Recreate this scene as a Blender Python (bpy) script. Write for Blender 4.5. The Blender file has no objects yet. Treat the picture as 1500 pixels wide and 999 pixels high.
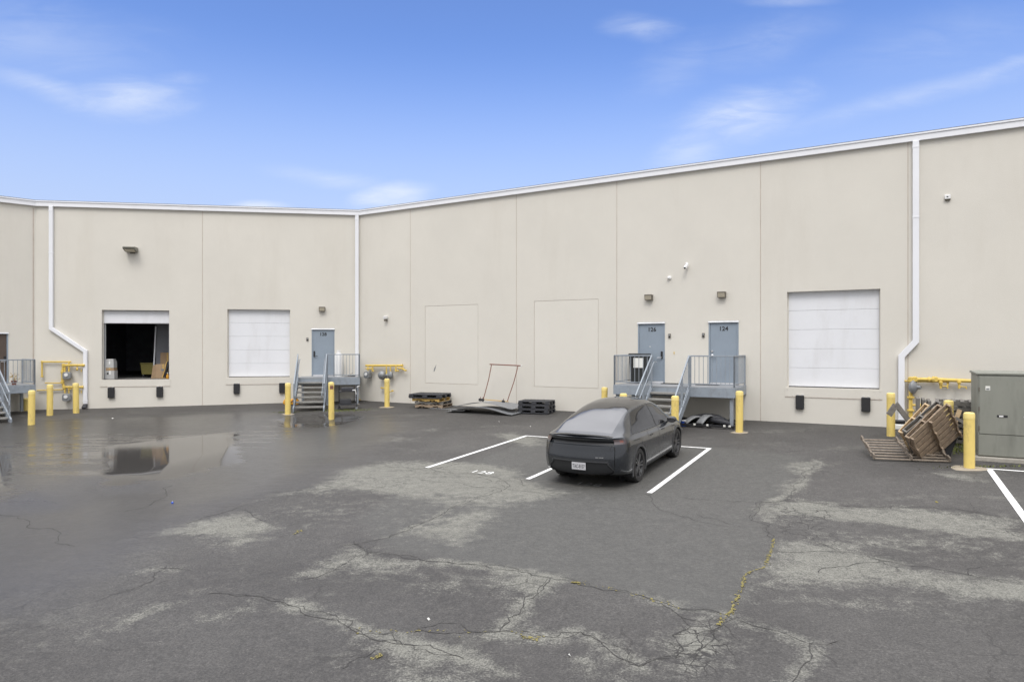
import bpy, math, random
import numpy as np
from mathutils import Vector, Matrix
random.seed(7); rng = np.random.default_rng(7)
R = math.radians
sc = bpy.context.scene
C = sc.collection
EYE = 2.45                      # eye height above the dock wall's base

# ------------------------------------------------------------------ materials
def nodes(m):
    m.use_nodes = True
    nt = m.node_tree
    return nt, nt.nodes, nt.links, nt.nodes['Principled BSDF']

def mat(name, col, rough=.6, metal=0., var=.10, scale=2.5, bump=0., bscale=60., spec=.5, coat=0., streak=None, ior=None, fine=0.):
    """paint / metal / plastic with uneven tone, roughness breakup and optional bump; streak = (colour, amount, scale xyz)"""
    m = bpy.data.materials.new(name); nt, N, L, p = nodes(m)
    tc = N.new('ShaderNodeTexCoord')
    n1 = N.new('ShaderNodeTexNoise'); n1.inputs['Scale'].default_value = scale; n1.inputs['Detail'].default_value = 6; n1.inputs['Roughness'].default_value = .65
    L.new(tc.outputs['Object'], n1.inputs['Vector'])
    mr = N.new('ShaderNodeMapRange'); mr.inputs['From Min'].default_value = .25; mr.inputs['From Max'].default_value = .75
    mr.inputs['To Min'].default_value = 1 - var; mr.inputs['To Max'].default_value = 1 + var
    L.new(n1.outputs['Fac'], mr.inputs['Value'])
    mul = N.new('ShaderNodeMix'); mul.data_type = 'RGBA'; mul.blend_type = 'MULTIPLY'; mul.inputs['Factor'].default_value = 1
    mul.inputs['A'].default_value = (*col, 1); L.new(mr.outputs['Result'], mul.inputs['B'])
    out = mul.outputs['Result']
    if streak:
        sc_, am, sv = streak
        mp = N.new('ShaderNodeMapping'); mp.inputs['Scale'].default_value = sv; L.new(tc.outputs['Object'], mp.inputs['Vector'])
        n2 = N.new('ShaderNodeTexNoise'); n2.inputs['Scale'].default_value = 1; n2.inputs['Detail'].default_value = 8; n2.inputs['Roughness'].default_value = .7
        L.new(mp.outputs['Vector'], n2.inputs['Vector'])
        m2 = N.new('ShaderNodeMapRange'); m2.inputs['From Min'].default_value = .52; m2.inputs['From Max'].default_value = .78
        m2.inputs['To Min'].default_value = 0; m2.inputs['To Max'].default_value = am
        L.new(n2.outputs['Fac'], m2.inputs['Value'])
        mx = N.new('ShaderNodeMix'); mx.data_type = 'RGBA'; L.new(m2.outputs['Result'], mx.inputs['Factor'])
        L.new(out, mx.inputs['A']); mx.inputs['B'].default_value = (*sc_, 1); out = mx.outputs['Result']
    L.new(out, p.inputs['Base Color'])
    r2 = N.new('ShaderNodeMapRange'); r2.inputs['To Min'].default_value = max(.015, rough - .08); r2.inputs['To Max'].default_value = min(1, rough + (.08 if rough > .1 else .005))
    L.new(n1.outputs['Fac'], r2.inputs['Value']); L.new(r2.outputs['Result'], p.inputs['Roughness'])
    p.inputs['Metallic'].default_value = metal; p.inputs['Specular IOR Level'].default_value = spec
    if coat: p.inputs['Coat Weight'].default_value = coat; p.inputs['Coat Roughness'].default_value = .05
    if ior: p.inputs['IOR'].default_value = ior
    if bump:
        n3 = N.new('ShaderNodeTexNoise'); n3.inputs['Scale'].default_value = bscale; n3.inputs['Detail'].default_value = 5
        L.new(tc.outputs['Object'], n3.inputs['Vector'])
        b = N.new('ShaderNodeBump'); b.inputs['Strength'].default_value = bump; b.inputs['Distance'].default_value = .02
        L.new(n3.outputs['Fac'], b.inputs['Height']); L.new(b.outputs['Normal'], p.inputs['Normal'])
    return m

M = {}
M['wall'] = mat('wall_paint', (.655, .628, .566), .85, var=.035, scale=.55, bump=.25, bscale=70, spec=.2,
                streak=((.54, .50, .43), .28, (.7, .7, .12)))
M['infill'] = mat('infill_paint', (.668, .642, .580), .85, var=.03, scale=.7, bump=.2, bscale=70, spec=.2)
M['caulk'] = mat('joint_sealant', (.50, .43, .37), .8, var=.15, scale=3)
M['fascia'] = mat('white_trim', (.78, .79, .82), .45, var=.03, scale=1.2, streak=((.5, .5, .5), .25, (1.2, 1.2, .4)))
M['roofedge'] = mat('roof_membrane', (.10, .10, .11), .8, var=.15)
M['white_door'] = mat('white_door_panel', (.74, .75, .775), .5, var=.03, scale=.8, streak=((.56, .55, .54), .4, (2, 2, .5)))
M['seam'] = mat('dark_seam', (.52, .52, .54), .7)
M['blue'] = mat('blue_grey_paint', (.25, .297, .35), .5, var=.05, scale=2, streak=((.16, .17, .19), .35, (3, 3, .8)))
M['rail'] = mat('rail_grey_paint', (.265, .298, .335), .45, var=.10, scale=6, streak=((.13, .11, .09), .5, (9, 9, 4)))
M['deck'] = mat('deck_grey', (.26, .27, .285), .6, var=.18, scale=4, bump=.1)
M['tread'] = mat('worn_tread', (.24, .235, .22), .6, var=.25, scale=7, bump=.15)
M['galv'] = mat('galvanised', (.55, .56, .57), .4, metal=.6, var=.1, scale=8)
M['steel'] = mat('brushed_steel', (.62, .62, .62), .35, metal=.9, var=.05)
M['plate'] = mat('grey_sheet_metal', (.25, .26, .272), .42, metal=.4, var=.16, scale=3, streak=((.18, .15, .12), .4, (3, 3, 3)))
M['black'] = mat('black_rubber', (.022, .022, .024), .75, var=.25, scale=12, bump=.2)
M['black_gloss'] = mat('black_hardware', (.02, .02, .022), .35)
M['plastic'] = mat('black_plastic', (.035, .036, .042), .55, var=.25, scale=6, streak=((.10, .10, .10), .35, (5, 5, 5)))
M['yellow'] = mat('bollard_yellow', (.76, .585, .18), .5, var=.05, scale=4, streak=((.30, .235, .11), .8, (6, 6, 2.2)))
M['gas'] = mat('gas_pipe_yellow', (.68, .49, .11), .5, var=.14, scale=9, streak=((.24, .16, .07), .75, (10, 10, 10)))
M['meter'] = mat('meter_grey', (.25, .26, .27), .5, metal=.3, var=.15, scale=12)
M['lamp'] = mat('bronze_lamp_housing', (.14, .125, .10), .55, var=.1)
M['lens'] = mat('lamp_lens', (.50, .45, .35), .25, var=.1, scale=20)
M['dome'] = mat('white_plastic', (.75, .75, .74), .4, var=.03)
M['wood'] = mat('weathered_pallet_wood', (.285, .215, .15), .8, var=.38, scale=9, bump=.3, bscale=40, streak=((.12, .10, .085), .7, (2, 18, 18)))
M['woodnew'] = mat('pale_pallet_wood', (.50, .37, .22), .75, var=.2, scale=9, bump=.2, streak=((.28, .2, .12), .6, (2, 18, 18)))
M['woodgrey'] = mat('grey_pallet_wood', (.165, .155, .14), .85, var=.35, scale=9, bump=.3, streak=((.05, .045, .04), .7, (2, 18, 18)))
M['woodgrey2'] = mat('grey_brown_pallet_wood', (.20, .165, .13), .85, var=.4, scale=9, bump=.3, streak=((.07, .055, .045), .8, (2, 18, 18)))
M['woodyel'] = mat('yellow_pallet_wood', (.55, .36, .11), .7, var=.15, scale=9)
M['card'] = mat('cardboard', (.36, .25, .15), .8, var=.12, scale=4)
M['whitebox'] = mat('white_carton', (.45, .45, .44), .7, var=.06)
M['cab'] = mat('green_grey_cabinet', (.225, .23, .198), .55, var=.07, scale=1.5, streak=((.09, .09, .075), .5, (2.5, 2.5, .5)))
M['cabside'] = M['cab']
M['conc'] = mat('concrete', (.33, .31, .27), .9, var=.2, scale=7, bump=.3)
M['concyel'] = mat('stained_concrete', (.30, .26, .20), .9, var=.25, scale=6, bump=.2)
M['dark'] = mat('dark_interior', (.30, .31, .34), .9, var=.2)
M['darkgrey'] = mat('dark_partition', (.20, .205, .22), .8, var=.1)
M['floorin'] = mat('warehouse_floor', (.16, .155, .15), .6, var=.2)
M['binyel'] = mat('yellow_bin', (.17, .145, .03), .6, var=.12)
M['orange'] = mat('orange_fabric', (.70, .33, .03), .7, var=.2, scale=8)
M['bin'] = mat('dark_bin_plastic', (.016, .018, .018), .5, var=.2)
M['darkleaf'] = mat('dark_brown_door', (.085, .062, .048), .6)
M['paper'] = mat('white_paper', (.72, .72, .68), .8, var=.05)
M['rust'] = mat('rusty_tube', (.20, .085, .06), .65, var=.35, scale=20)
M['mat_'] = mat('rubber_mat', (.03, .028, .027), .9, var=.3, scale=30, bump=.3)
M['num'] = mat('black_lettering', (.02, .02, .022), .5)
M['white_paint'] = mat('white_road_paint', (.74, .74, .72), .75, var=.08, scale=8, bump=.1, streak=((.18, .17, .165), .75, (7, 7, 7)))
M['worn_paint'] = mat('worn_road_paint', (.20, .20, .20), .8, var=.35, scale=12)
M['duct'] = mat('grey_duct_fabric', (.20, .205, .21), .55, var=.2, scale=8)
M['blueplastic'] = mat('blue_plastic', (.03, .10, .5), .4)
M['moss'] = mat('yellow_moss', (.21, .18, .06), .95, var=.4, scale=30, bump=.5)
M['weed'] = mat('weed_green', (.13, .15, .035), .85, var=.4, scale=18)
M['rope'] = mat('pale_rope', (.62, .56, .50), .8)
# car
M['car'] = mat('grey_metallic_paint', (.017, .020, .025), .25, metal=.25, var=.02, coat=.8)
M['carglass'] = mat('tinted_glass', (.012, .012, .014), .03, var=.02, ior=2.25)
M['sideglass'] = mat('side_glass', (.008, .008, .009), .02, var=.02, ior=1.5)
M['cartrim'] = mat('dark_car_trim', (.016, .017, .019), .5, var=.1)
M['carlip'] = mat('grey_car_trim', (.06, .062, .066), .4, metal=.3)
M['tyre'] = mat('tyre_rubber', (.025, .024, .023), .8, var=.2, scale=15, bump=.15)
M['rim'] = mat('dark_alloy', (.17, .17, .175), .3, metal=.8)
M['redlens'] = mat('red_lens', (.11, .024, .012), .15, coat=.4)
M['darkred'] = mat('smoked_lens', (.035, .02, .02), .12, coat=.6)
M['platewhite'] = mat('plate_white', (.46, .46, .48), .45, var=.03)

# ------------------------------------------------------------------ mesh helper
class MB:
    def __init__(s): s.v = []; s.f = []; s.mi = []; s.cur = 0
    def add(s, vs, fs, M_=None):
        k = len(s.v)
        s.v += [tuple(M_ @ Vector(v)) if M_ is not None else tuple(v) for v in vs]
        s.f += [tuple(i + k for i in f) for f in fs]; s.mi += [s.cur] * len(fs)
        return s
    def box(s, a, b, M_=None):
        x0, y0, z0 = a; x1, y1, z1 = b
        return s.add([(x0, y0, z0), (x1, y0, z0), (x1, y1, z0), (x0, y1, z0), (x0, y0, z1), (x1, y0, z1), (x1, y1, z1), (x0, y1, z1)],
                     [(0, 3, 2, 1), (4, 5, 6, 7), (0, 1, 5, 4), (1, 2, 6, 5), (2, 3, 7, 6), (3, 0, 4, 7)], M_)
    def quad(s, a, b, c, d): return s.add([a, b, c, d], [(0, 1, 2, 3)])
    def tube(s, pts, r, seg=8, caps=True, M_=None):
        P = [Vector(p) for p in pts]; n = len(P); vs = []; fs = []
        T = []
        for i in range(n):
            if i == 0: t = P[1] - P[0]
            elif i == n - 1: t = P[-1] - P[-2]
            else: t = (P[i] - P[i-1]).normalized() + (P[i+1] - P[i]).normalized()
            T.append(t.normalized())
        up = Vector((0, 0, 1)) if abs(T[0].z) < .9 else Vector((1, 0, 0))
        X = T[0].cross(up).normalized()
        for i in range(n):
            X = (X - T[i] * X.dot(T[i])).normalized(); Y = T[i].cross(X)
            rr = r[i] if isinstance(r, (list, tuple)) else r
            if 0 < i < n - 1:
                c = max(.5, math.sqrt(max(0, (1 + (P[i]-P[i-1]).normalized().dot((P[i+1]-P[i]).normalized())) / 2)))
                k = 1 / c
            else: k = 1
            for j in range(seg):
                a = 2 * math.pi * j / seg
                d = X * math.cos(a) + Y * math.sin(a)
                if k > 1.01:
                    e = ((P[i+1]-P[i]).normalized() - (P[i]-P[i-1]).normalized()).normalized()
                    d = d + e * (d.dot(e)) * (k - 1)
                vs.append(P[i] + d * rr)
        for i in range(n - 1):
            for j in range(seg):
                a = i * seg + j; b = i * seg + (j + 1) % seg
                fs.append((a, b, b + seg, a + seg))
        if caps:
            fs.append(tuple(range(seg - 1, -1, -1))); fs.append(tuple((n - 1) * seg + j for j in range(seg)))
        return s.add(vs, fs, M_)
    def bar(s, p0, p1, w, h=None):
        """rectangular bar between two points; w across, h vertical"""
        h = h or w; p0 = Vector(p0); p1 = Vector(p1); t = (p1 - p0).normalized()
        up = Vector((0, 0, 1)) if abs(t.z) < .95 else Vector((1, 0, 0))
        X = t.cross(up).normalized(); Y = X.cross(t)
        vs = [p + X * a * w / 2 + Y * b * h / 2 for p in (p0, p1) for a, b in ((-1, -1), (1, -1), (1, 1), (-1, 1))]
        return s.add(vs, [(3, 2, 1, 0), (4, 5, 6, 7), (0, 1, 5, 4), (1, 2, 6, 5), (2, 3, 7, 6), (3, 0, 4, 7)])
    def lathe(s, prof, seg=24, M_=None):
        vs = []; fs = []; n = len(prof)
        for r, z in prof:
            for j in range(seg):
                a = 2 * math.pi * j / seg; vs.append((r * math.cos(a), r * math.sin(a), z))
        for i in range(n - 1):
            for j in range(seg):
                a = i * seg + j; b = i * seg + (j + 1) % seg
                fs.append((a, b, b + seg, a + seg))
        fs.append(tuple(range(seg - 1, -1, -1))); fs.append(tuple((n - 1) * seg + j for j in range(seg)))
        return s.add(vs, fs, M_)
    def prism(s, poly, a0, a1, M_=None, plane='xz'):
        n = len(poly)
        if plane == 'xz': g = lambda p, a: (p[0], a, p[1])
        elif plane == 'xy': g = lambda p, a: (p[0], p[1], a)
        else: g = lambda p, a: (a, p[0], p[1])
        vs = [g(p, a0) for p in poly] + [g(p, a1) for p in poly]
        fs = [tuple(range(n)), tuple(range(2 * n - 1, n - 1, -1))] + [(i, i + n, (i + 1) % n + n, (i + 1) % n) for i in range(n)]
        return s.add(vs, fs, M_)
    def build(s, name, m, parent=None, smooth=False, bevel=0, loc=None, rz=0):
        me = bpy.data.meshes.new(name); me.from_pydata(s.v, [], s.f); me.update()
        ms = m if isinstance(m, (list, tuple)) else [m]
        for q in ms: me.materials.append(q)
        if len(ms) > 1: me.polygons.foreach_set('material_index', s.mi)
        import bmesh
        b = bmesh.new(); b.from_mesh(me); bmesh.ops.recalc_face_normals(b, faces=b.faces[:]); b.to_mesh(me); b.free()
        o = bpy.data.objects.new(name, me); C.objects.link(o)
        if smooth:
            for p in me.polygons: p.use_smooth = True
            if smooth != 'all':
                me.set_sharp_from_angle(angle=R(40))
        if bevel:
            md = o.modifiers.new('edge', 'BEVEL'); md.width = bevel; md.segments = 2; md.limit_method = 'ANGLE'; md.angle_limit = R(40)
        if parent is not None: o.parent = parent
        if loc is not None: o.location = loc
        o.rotation_euler.z = rz
        return o

def tag(o, label=None, cat=None, group=None, kind=None):
    if label: o['label'] = label
    if cat: o['category'] = cat
    if group: o['group'] = group
    if kind: o['kind'] = kind
    return o
def thing(name, label, cat, loc=(0, 0, 0), rz=0, group=None):
    o = bpy.data.objects.new(name, None); C.objects.link(o); o.empty_display_size = .1
    o.location = loc; o.rotation_euler = (0, 0, rz)
    return tag(o, label, cat, group)
def dup(root, loc, rz=None, label=None, group=None):
    r = root.copy(); C.objects.link(r); r.location = loc
    if rz is not None: r.rotation_euler.z = rz
    if label: r['label'] = label
    if group: r['group'] = group
    for ch in list(root.children):
        c = ch.copy(); C.objects.link(c); c.parent = r
        for g in list(ch.children):
            d = g.copy(); C.objects.link(d); d.parent = c
    return r
def text_mesh(s, size, extrude=.002, align='CENTER', spacing=1.0, bold=0.):
    cu = bpy.data.curves.new('t', 'FONT'); cu.body = s; cu.size = size; cu.extrude = extrude; cu.align_x = align; cu.align_y = 'CENTER'
    cu.space_character = spacing; cu.offset = bold
    ob = bpy.data.objects.new('t', cu); C.objects.link(ob)
    dg = bpy.context.evaluated_depsgraph_get(); dg.update()
    me = bpy.data.meshes.new_from_object(ob.evaluated_get(dg))
    bpy.data.objects.remove(ob); bpy.data.curves.remove(cu)
    return me

# ------------------------------------------------------------------ site plan
A_R = math.atan(1 / 1.8)                        # long wall runs 29 degrees off the view
A_L = R(11.6)
A_T = R(52.)
class Facade:
    """local frame of a wall: x right along the wall, y into the wall, z up"""
    def __init__(s, O, t): s.O = Vector((*O, 0)); s.t = Vector((*t, 0)); s.i = Vector((-t[1], t[0], 0)); s.rz = math.atan2(t[1], t[0])
    def pt(s, x, z, out=0.): return s.O + s.t * x - s.i * out + Vector((0, 0, z))
    def at(s, px, py, out=0.):
        """survey point of the photograph -> (x, z) on the plane `out` metres before the wall"""
        r = (px - 750) / 1000; D = Vector((r, 1, 0)); O = s.O - s.i * out
        Y = O.dot(s.i) / D.dot(s.i); P = D * Y
        return ((P - O).dot(s.t), EYE - (py - 508) / 1000 * Y)
    def mat(s, x=0, z=0, out=0): return Matrix.Translation(s.pt(x, z, out)) @ Matrix.Rotation(s.rz, 4, 'Z')
CN = (-6.92, 31.05)
FR = Facade(CN, (math.cos(A_R), -math.sin(A_R)))
tl = Vector((math.cos(A_L), math.sin(A_L), 0)); il = Vector((-tl.y, tl.x, 0))
_r = (52 - 750) / 1000; _Y = Vector((*CN, 0)).dot(il) / Vector((_r, 1, 0)).dot(il)
C3 = (_r * _Y, _Y)
LL = (Vector((*CN, 0)) - Vector((*C3, 0))).length
FL = Facade(C3, (tl.x, tl.y))
FT = Facade(C3, (math.cos(A_T), math.sin(A_T)))       # x negative along this wall

def wall_dist(x, y):
    d1 = -((x - FR.O.x) * FR.i.x + (y - FR.O.y) * FR.i.y)
    d2 = -((x - FL.O.x) * FL.i.x + (y - FL.O.y) * FL.i.y)
    d3 = -((x - FT.O.x) * FT.i.x + (y - FT.O.y) * FT.i.y)
    return d1, d2, d3
def smin(a, b, k):
    h = np.maximum(k - np.abs(a - b), 0) / k
    return np.minimum(a, b) - h * h * k / 4
def ground0(x, y):
    d1, d2, d3 = wall_dist(x, y)
    d = smin(smin(d1, d2, 1.5), d3, 1.5); d = np.maximum(d, -1.)
    z = -.043 * np.minimum(d, 10.4) - .010 * np.clip(d - 10.4, 0, 30)
    u = np.clip(-((x - CN[0]) * tl.x + (y - CN[1]) * tl.y), 0, 16)
    return z - .0140 * u
def hit0(px, py):
    r = (px - 750) / 1000; k = (py - 508) / 1000; Y = 15.
    for _ in range(60):
        z = float(ground0(np.float64(r * Y), np.float64(Y))); Y = .5 * Y + .5 * (EYE - z) / k
    return r * Y, Y
def poly_sd(P, X, Y):
    """signed distance to a polygon (negative inside), arrays"""
    P = np.array(P); n = len(P); d = np.full(X.shape, 1e9); ins = np.zeros(X.shape, bool)
    for i in range(n):
        ax, ay = P[i]; bx, by = P[(i + 1) % n]
        ex, ey = bx - ax, by - ay; wx, wy = X - ax, Y - ay
        t = np.clip((wx * ex + wy * ey) / (ex * ex + ey * ey + 1e-9), 0, 1)
        d = np.minimum(d, np.hypot(wx - ex * t, wy - ey * t))
        c = ((ay > Y) != (by > Y)) & (X < (bx - ax) * (Y - ay) / (by - ay + 1e-12) + ax)
        ins ^= c
    return np.where(ins, -d, d)
PUD = [(40, 648), (110, 622), (160, 634), (245, 632), (345, 634), (405, 612), (470, 606), (520, 612), (490, 622), (430, 640), (370, 668), (300, 690), (215, 712), (140, 718), (70, 738), (0, 744), (-60, 735), (-60, 668)]
PUDW = [hit0(*p) for p in PUD]
_zs = [float(ground0(np.float64(x), np.float64(y))) for x, y in PUDW]
PW = -.40
def ground(x, y):
    x = np.asarray(x, float); y = np.asarray(y, float)
    z = ground0(x, y)
    sd = poly_sd(PUDW, x, y)
    k = np.clip(.5 - sd / 2.2, 0, 1); k = k * k * (3 - 2 * k)
    lim = np.clip((wall_dist(x, y)[1] - 1.5) / 4, 0, 1)
    return z * (1 - k * lim) + PW * k * lim
def gz(x, y): return float(ground(np.array([x]), np.array([y]))[0])
def hit(px, py):
    r = (px - 750) / 1000; k = (py - 508) / 1000; Y = 15.
    for _ in range(40): Y = .5 * Y + .5 * (EYE - gz(r * Y, Y)) / k
    return r * Y, Y
def hit3(px, py):
    x, y = hit(px, py); return (x, y, gz(x, y))

# ------------------------------------------------------------------ ground sheet
def build_ground():
    xs = np.concatenate([[-600, -300, -150, -80, -50, -36], np.arange(-27, 26.01, .13), [30, 40, 60, 100, 200, 600]])
    ys = np.concatenate([[-600, -300, -150, -80, -40, -20, -10, -4, 0, 2], np.arange(4, 32.6, .13), [36, 50, 80, 150, 300, 600]])
    X, Y = np.meshgrid(xs, ys); Z = ground(X, Y)
    nx, ny = len(xs), len(ys)
    V = np.stack([X.ravel(), Y.ravel(), Z.ravel()], 1)
    i = np.arange(nx * ny).reshape(ny, nx)
    F = np.stack([i[:-1, :-1].ravel(), i[:-1, 1:].ravel(), i[1:, 1:].ravel(), i[1:, :-1].ravel()], 1)
    def mask(polys, soft):
        out = np.zeros(X.shape)
        for P in polys:
            sd = poly_sd([hit0(*p) for p in P], X, Y)
            out = np.maximum(out, np.clip(.5 - sd / soft, 0, 1))
        return out.ravel()
    dry = [
        [(240,782),(280,762),(359,748),(407,768),(399,788),(339,808),(311,792)],
        [(363,738),(400,722),(450,718),(500,686),(560,675),(620,674),(680,676),(745,681),(770,698),(835,722),(790,738),(720,745),(650,742),(600,734),(500,718),(420,726)],
        [(200,838),(240,824),(275,835),(245,838)],
        [(120,931),(200,895),(307,861),(300,868),(230,900),(150,930)],
        [(285,905),(380,878),(375,890),(320,912)],
        [(565,785),(640,760),(690,742),(745,742),(720,770),(700,795),(660,800),(620,790)],
        [(440,850),(500,790),(550,800),(580,815),(640,825),(560,842),(500,832)],
        [(735,842),(810,845),(770,895),(740,928),(715,928),(755,880)],
        [(495,906),(590,940),(680,955),(745,983),(600,978),(540,942)],
        [(1098,738),(1180,730),(1240,742),(1340,742),(1500,762),(1540,800),(1400,785),(1300,772),(1220,764),(1150,754),(1140,770),(1110,760)],
        [(1134,788),(1240,796),(1340,824),(1540,855),(1560,890),(1440,882),(1300,858),(1200,858),(1100,862),(1090,880),(1124,824)],
        [(1160,680),(1204,671),(1192,692),(1172,708),(1168,722),(1150,742),(1120,742),(1160,702)],
        [(955,920),(1000,894),(1052,902),(1092,950),(1088,985),(990,992),(960,960)],
        [(1370,692),(1455,704),(1460,710),(1400,702)],
        [(710,635),(760,632),(812,652),(770,656)],
        [(170,650),(236,641),(230,649)], [(215,629),(290,627),(280,633)], [(610,630),(640,627),(635,632)],
        [(545,640),(592,634),(590,640),(560,644)],
        [(850,960),(920,990),(900,1010),(840,1000)],
        [(600,960),(760,1000),(650,1030),(500,1020)],
    ]
    A = {}
    A['dry'] = mask(dry, .9)
    weak = [[(360,735),(560,678),(760,690),(845,730),(720,790),(560,830),(440,852)], [(1090,862),(1240,858),(1420,884),(1500,900),(1300,925),(1150,900)], [(900,960),(1100,985),(1100,1020),(880,1010)],
            [(560,830),(720,840),(700,900),(600,880)], [(460,650),(620,625),(640,645),(500,668)], [(150,935),(330,870),(420,885),(260,935)], [(1110,745),(1500,760),(1560,860),(1300,840),(1130,800)], [(420,985),(600,930),(700,990),(560,1030)]]
    A['dry'] = np.maximum(A['dry'], mask(weak, 1.6) * .50)
    halo = [[(565,788),(600,775),(640,757),(665,741),(700,728),(740,716)], [(806,846),(790,868),(768,878),(762,898),(740,915),(732,926)], [(420,885),(495,908),(590,943),(605,945),(680,965),(740,985)], [(1160,1005),(1190,960),(1186,941),(1120,920),(1070,905)],
            [(640,822),(700,827),(760,836),(806,846)], [(945,870),(1000,892),(1060,900)], [(1192,682),(1165,715),(1112,745)], [(735,924),(800,932),(850,925),(880,940),(935,975)]]
    for hl in halo:
        W_ = [np.array(hit0(*p)) for p in hl]; d = np.full(X.shape, 1e9)
        for a, b in zip(W_[:-1], W_[1:]):
            e = b - a; t = np.clip(((X - a[0]) * e[0] + (Y - a[1]) * e[1]) / (e @ e), 0, 1); d = np.minimum(d, np.hypot(X - a[0] - e[0] * t, Y - a[1] - e[1] * t))
        A['dry'] = np.maximum(A['dry'], np.clip(.92 - d.ravel() / .42, 0, 1))
    A['smooth'] = mask([[(520,760),(640,690),(800,640),(1045,655),(1180,668),(1160,715),(1112,745),(1130,790),(1085,880),(1060,898),(1000,892),(900,862),(840,850),(700,828),(570,806)]], .35)
    A['wet'] = mask([[(-200,600),(100,612),(420,600),(560,605),(620,625),(560,660),(470,700),(420,720),(350,742),(240,778),(200,815),(140,860),(60,890),(-300,930)]], 3.0)
    A['puddle'] = np.maximum(mask([PUD], 1.6) * .62, mask([[(150,662),(250,645),(345,632),(350,678),(255,702),(160,716)], [(-60,680),(14,676),(14,730),(-60,735)], [(405,612),(470,604),(528,609),(500,618),(440,624)]], .9) * 1.9)
    A['alli'] = mask([[(940,900),(1060,890),(1110,950),(1100,1010),(940,1010)], [(1100,735),(1240,745),(1240,800),(1120,790)]], 1.2)
    far = mask([[(-200,590),(520,585),(620,600),(1280,622),(1500,690),(1500,640),(1200,600),(700,575)]], 2.5)
    A['far'] = far
    # cracks and moss as thin strips that belong to the paving
    CV = []; CF = []; CM = []; base = len(V)
    def strip(px, w, mi, jag=.05, n=5, dz=.004, waver=.7):
        P = [np.array(hit0(*p)) for p in px]
        for _ in range(n):
            Q = [P[0]]
            for a, b in zip(P[:-1], P[1:]):
                d = b - a; L = np.hypot(*d)
                if L > .12:
                    nrm = np.array([-d[1], d[0]]) / L
                    Q.append((a + b) / 2 + nrm * rng.normal(0, min(.14, L * .09)) * jag / .05)
                Q.append(b)
            P = Q
        k0 = len(CV)
        for j, p in enumerate(P):
            d = P[min(j + 1, len(P) - 1)] - P[max(j - 1, 0)]; d = d / (np.hypot(*d) + 1e-9); nrm = np.array([-d[1], d[0]])
            ww = w * (1 + waver * rng.uniform(-1, 1)) * (0.35 if j in (0, len(P) - 1) else 1)
            for sgn in (-1, 1):
                q = p + nrm * sgn * ww / 2; CV.append((q[0], q[1], float(ground(q[0:1], q[1:2])[0]) + dz))
        for j in range(len(P) - 1):
            a = base + k0 + 2 * j; CF.append((a, a + 1, a + 3, a + 2)); CM.append(mi)
    big = [
        [(565,788),(600,775),(640,757),(665,741),(700,728),(740,716),(735,702),(700,694),(640,690),(580,684),(530,681)],
        [(500,800),(540,793),(565,788)],
        [(518,792),(535,808),(580,812),(640,822),(700,827),(760,836),(806,846),(845,853),(900,864),(950,876),(1000,892),(1062,900)],
        [(806,846),(790,868),(768,878),(762,898),(740,915),(732,926)],
        [(300,870),(360,872),(420,885),(495,908),(590,943),(605,945),(680,965)],
        [(610,920),(700,926),(735,924),(800,932),(850,925),(880,940),(935,975),(1000,960)],
        [(1062,900),(1046,925),(1020,960),(1020,990)],
        [(1133,790),(1126,770),(1100,762),(1112,745),(1110,735),(1150,733),(1165,715),(1180,700),(1192,682)],
        [(1200,794),(1230,808),(1300,822),(1360,830),(1420,842),(1500,856)],
        [(1100,735),(1170,733),(1240,741),(1300,742),(1400,745),(1500,760)],
        [(1130,808),(1180,808),(1230,808)],
        [(1070,905),(1120,920),(1180,941),(1230,938)], [(1186,941),(1190,960),(1170,985),(1160,1005)],
        [(440,850),(480,838),(520,815),(545,806)],
        [(180,750),(225,735),(245,726),(252,712)], [(225,733),(248,733)],
        [(363,738),(330,750),(270,768)], [(400,722),(520,714)], [(360,745),(372,757),(400,768)],
        [(235,832),(280,836)], [(245,828),(225,850),(170,870)],
        [(935,722),(960,742),(1000,757),(1060,770)], [(1020,752),(1085,772)], [(1000,728),(1100,735)],
        [(545,935),(590,945)], [(560,950),(500,980)],
        [(980,930),(1020,928),(1060,915),(1085,940)], [(985,960),(1025,945),(1060,960)], [(1040,925),(1065,945),(1085,975)],
        [(1000,900),(985,930),(990,965)], [(955,880),(1000,905),(1046,925)],
        [(0,755),(40,770),(80,795),(110,800)],
        [(610,702),(640,706),(690,712),(740,716),(780,720),(840,726)], [(560,690),(600,688),(650,697),(680,700)],
        [(700,698),(720,706),(750,700),(770,712)],
        [(1300,822),(1240,830),(1200,840)], [(1420,842),(1440,830)],
    ]
    for px in big:
        strip(px, .009, 1)
    for px in big[:10]: strip([(x + rng.uniform(-3, 3), y + rng.uniform(-1.5, 1.5)) for x, y in px], .006, 1, jag=.08)
    def moss(px, n, spread, size):
        P = [np.array(hit0(*p)) for p in px]; L_ = [np.hypot(*(b - a)) for a, b in zip(P[:-1], P[1:])]; T = sum(L_)
        for _ in range(n):
            t = rng.uniform(0, T); k = 0
            while k < len(L_) - 1 and t > L_[k]: t -= L_[k]; k += 1
            d = (P[k + 1] - P[k]) / L_[k]; c = P[k] + d * min(t, L_[k]); nr = np.array([-d[1], d[0]])
            c = c + nr * rng.normal(0, spread) * (.4 + abs(math.sin(t * 9 + k * 2)))
            m_ = 7; r0 = size * rng.uniform(.25, 1.2); k0 = len(CV); a0 = rng.uniform(0, 6)
            for j in range(m_):
                a = a0 + 6.283 * j / m_; r = r0 * rng.uniform(.5, 1.2); q = c + r * (d * math.cos(a) * 1.6 + nr * math.sin(a))
                CV.append((q[0], q[1], float(ground(q[0:1], q[1:2])[0]) + rng.uniform(.005, .014)))
            CF.append(tuple(base + k0 + j for j in range(m_))); CM.append(2)
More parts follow.
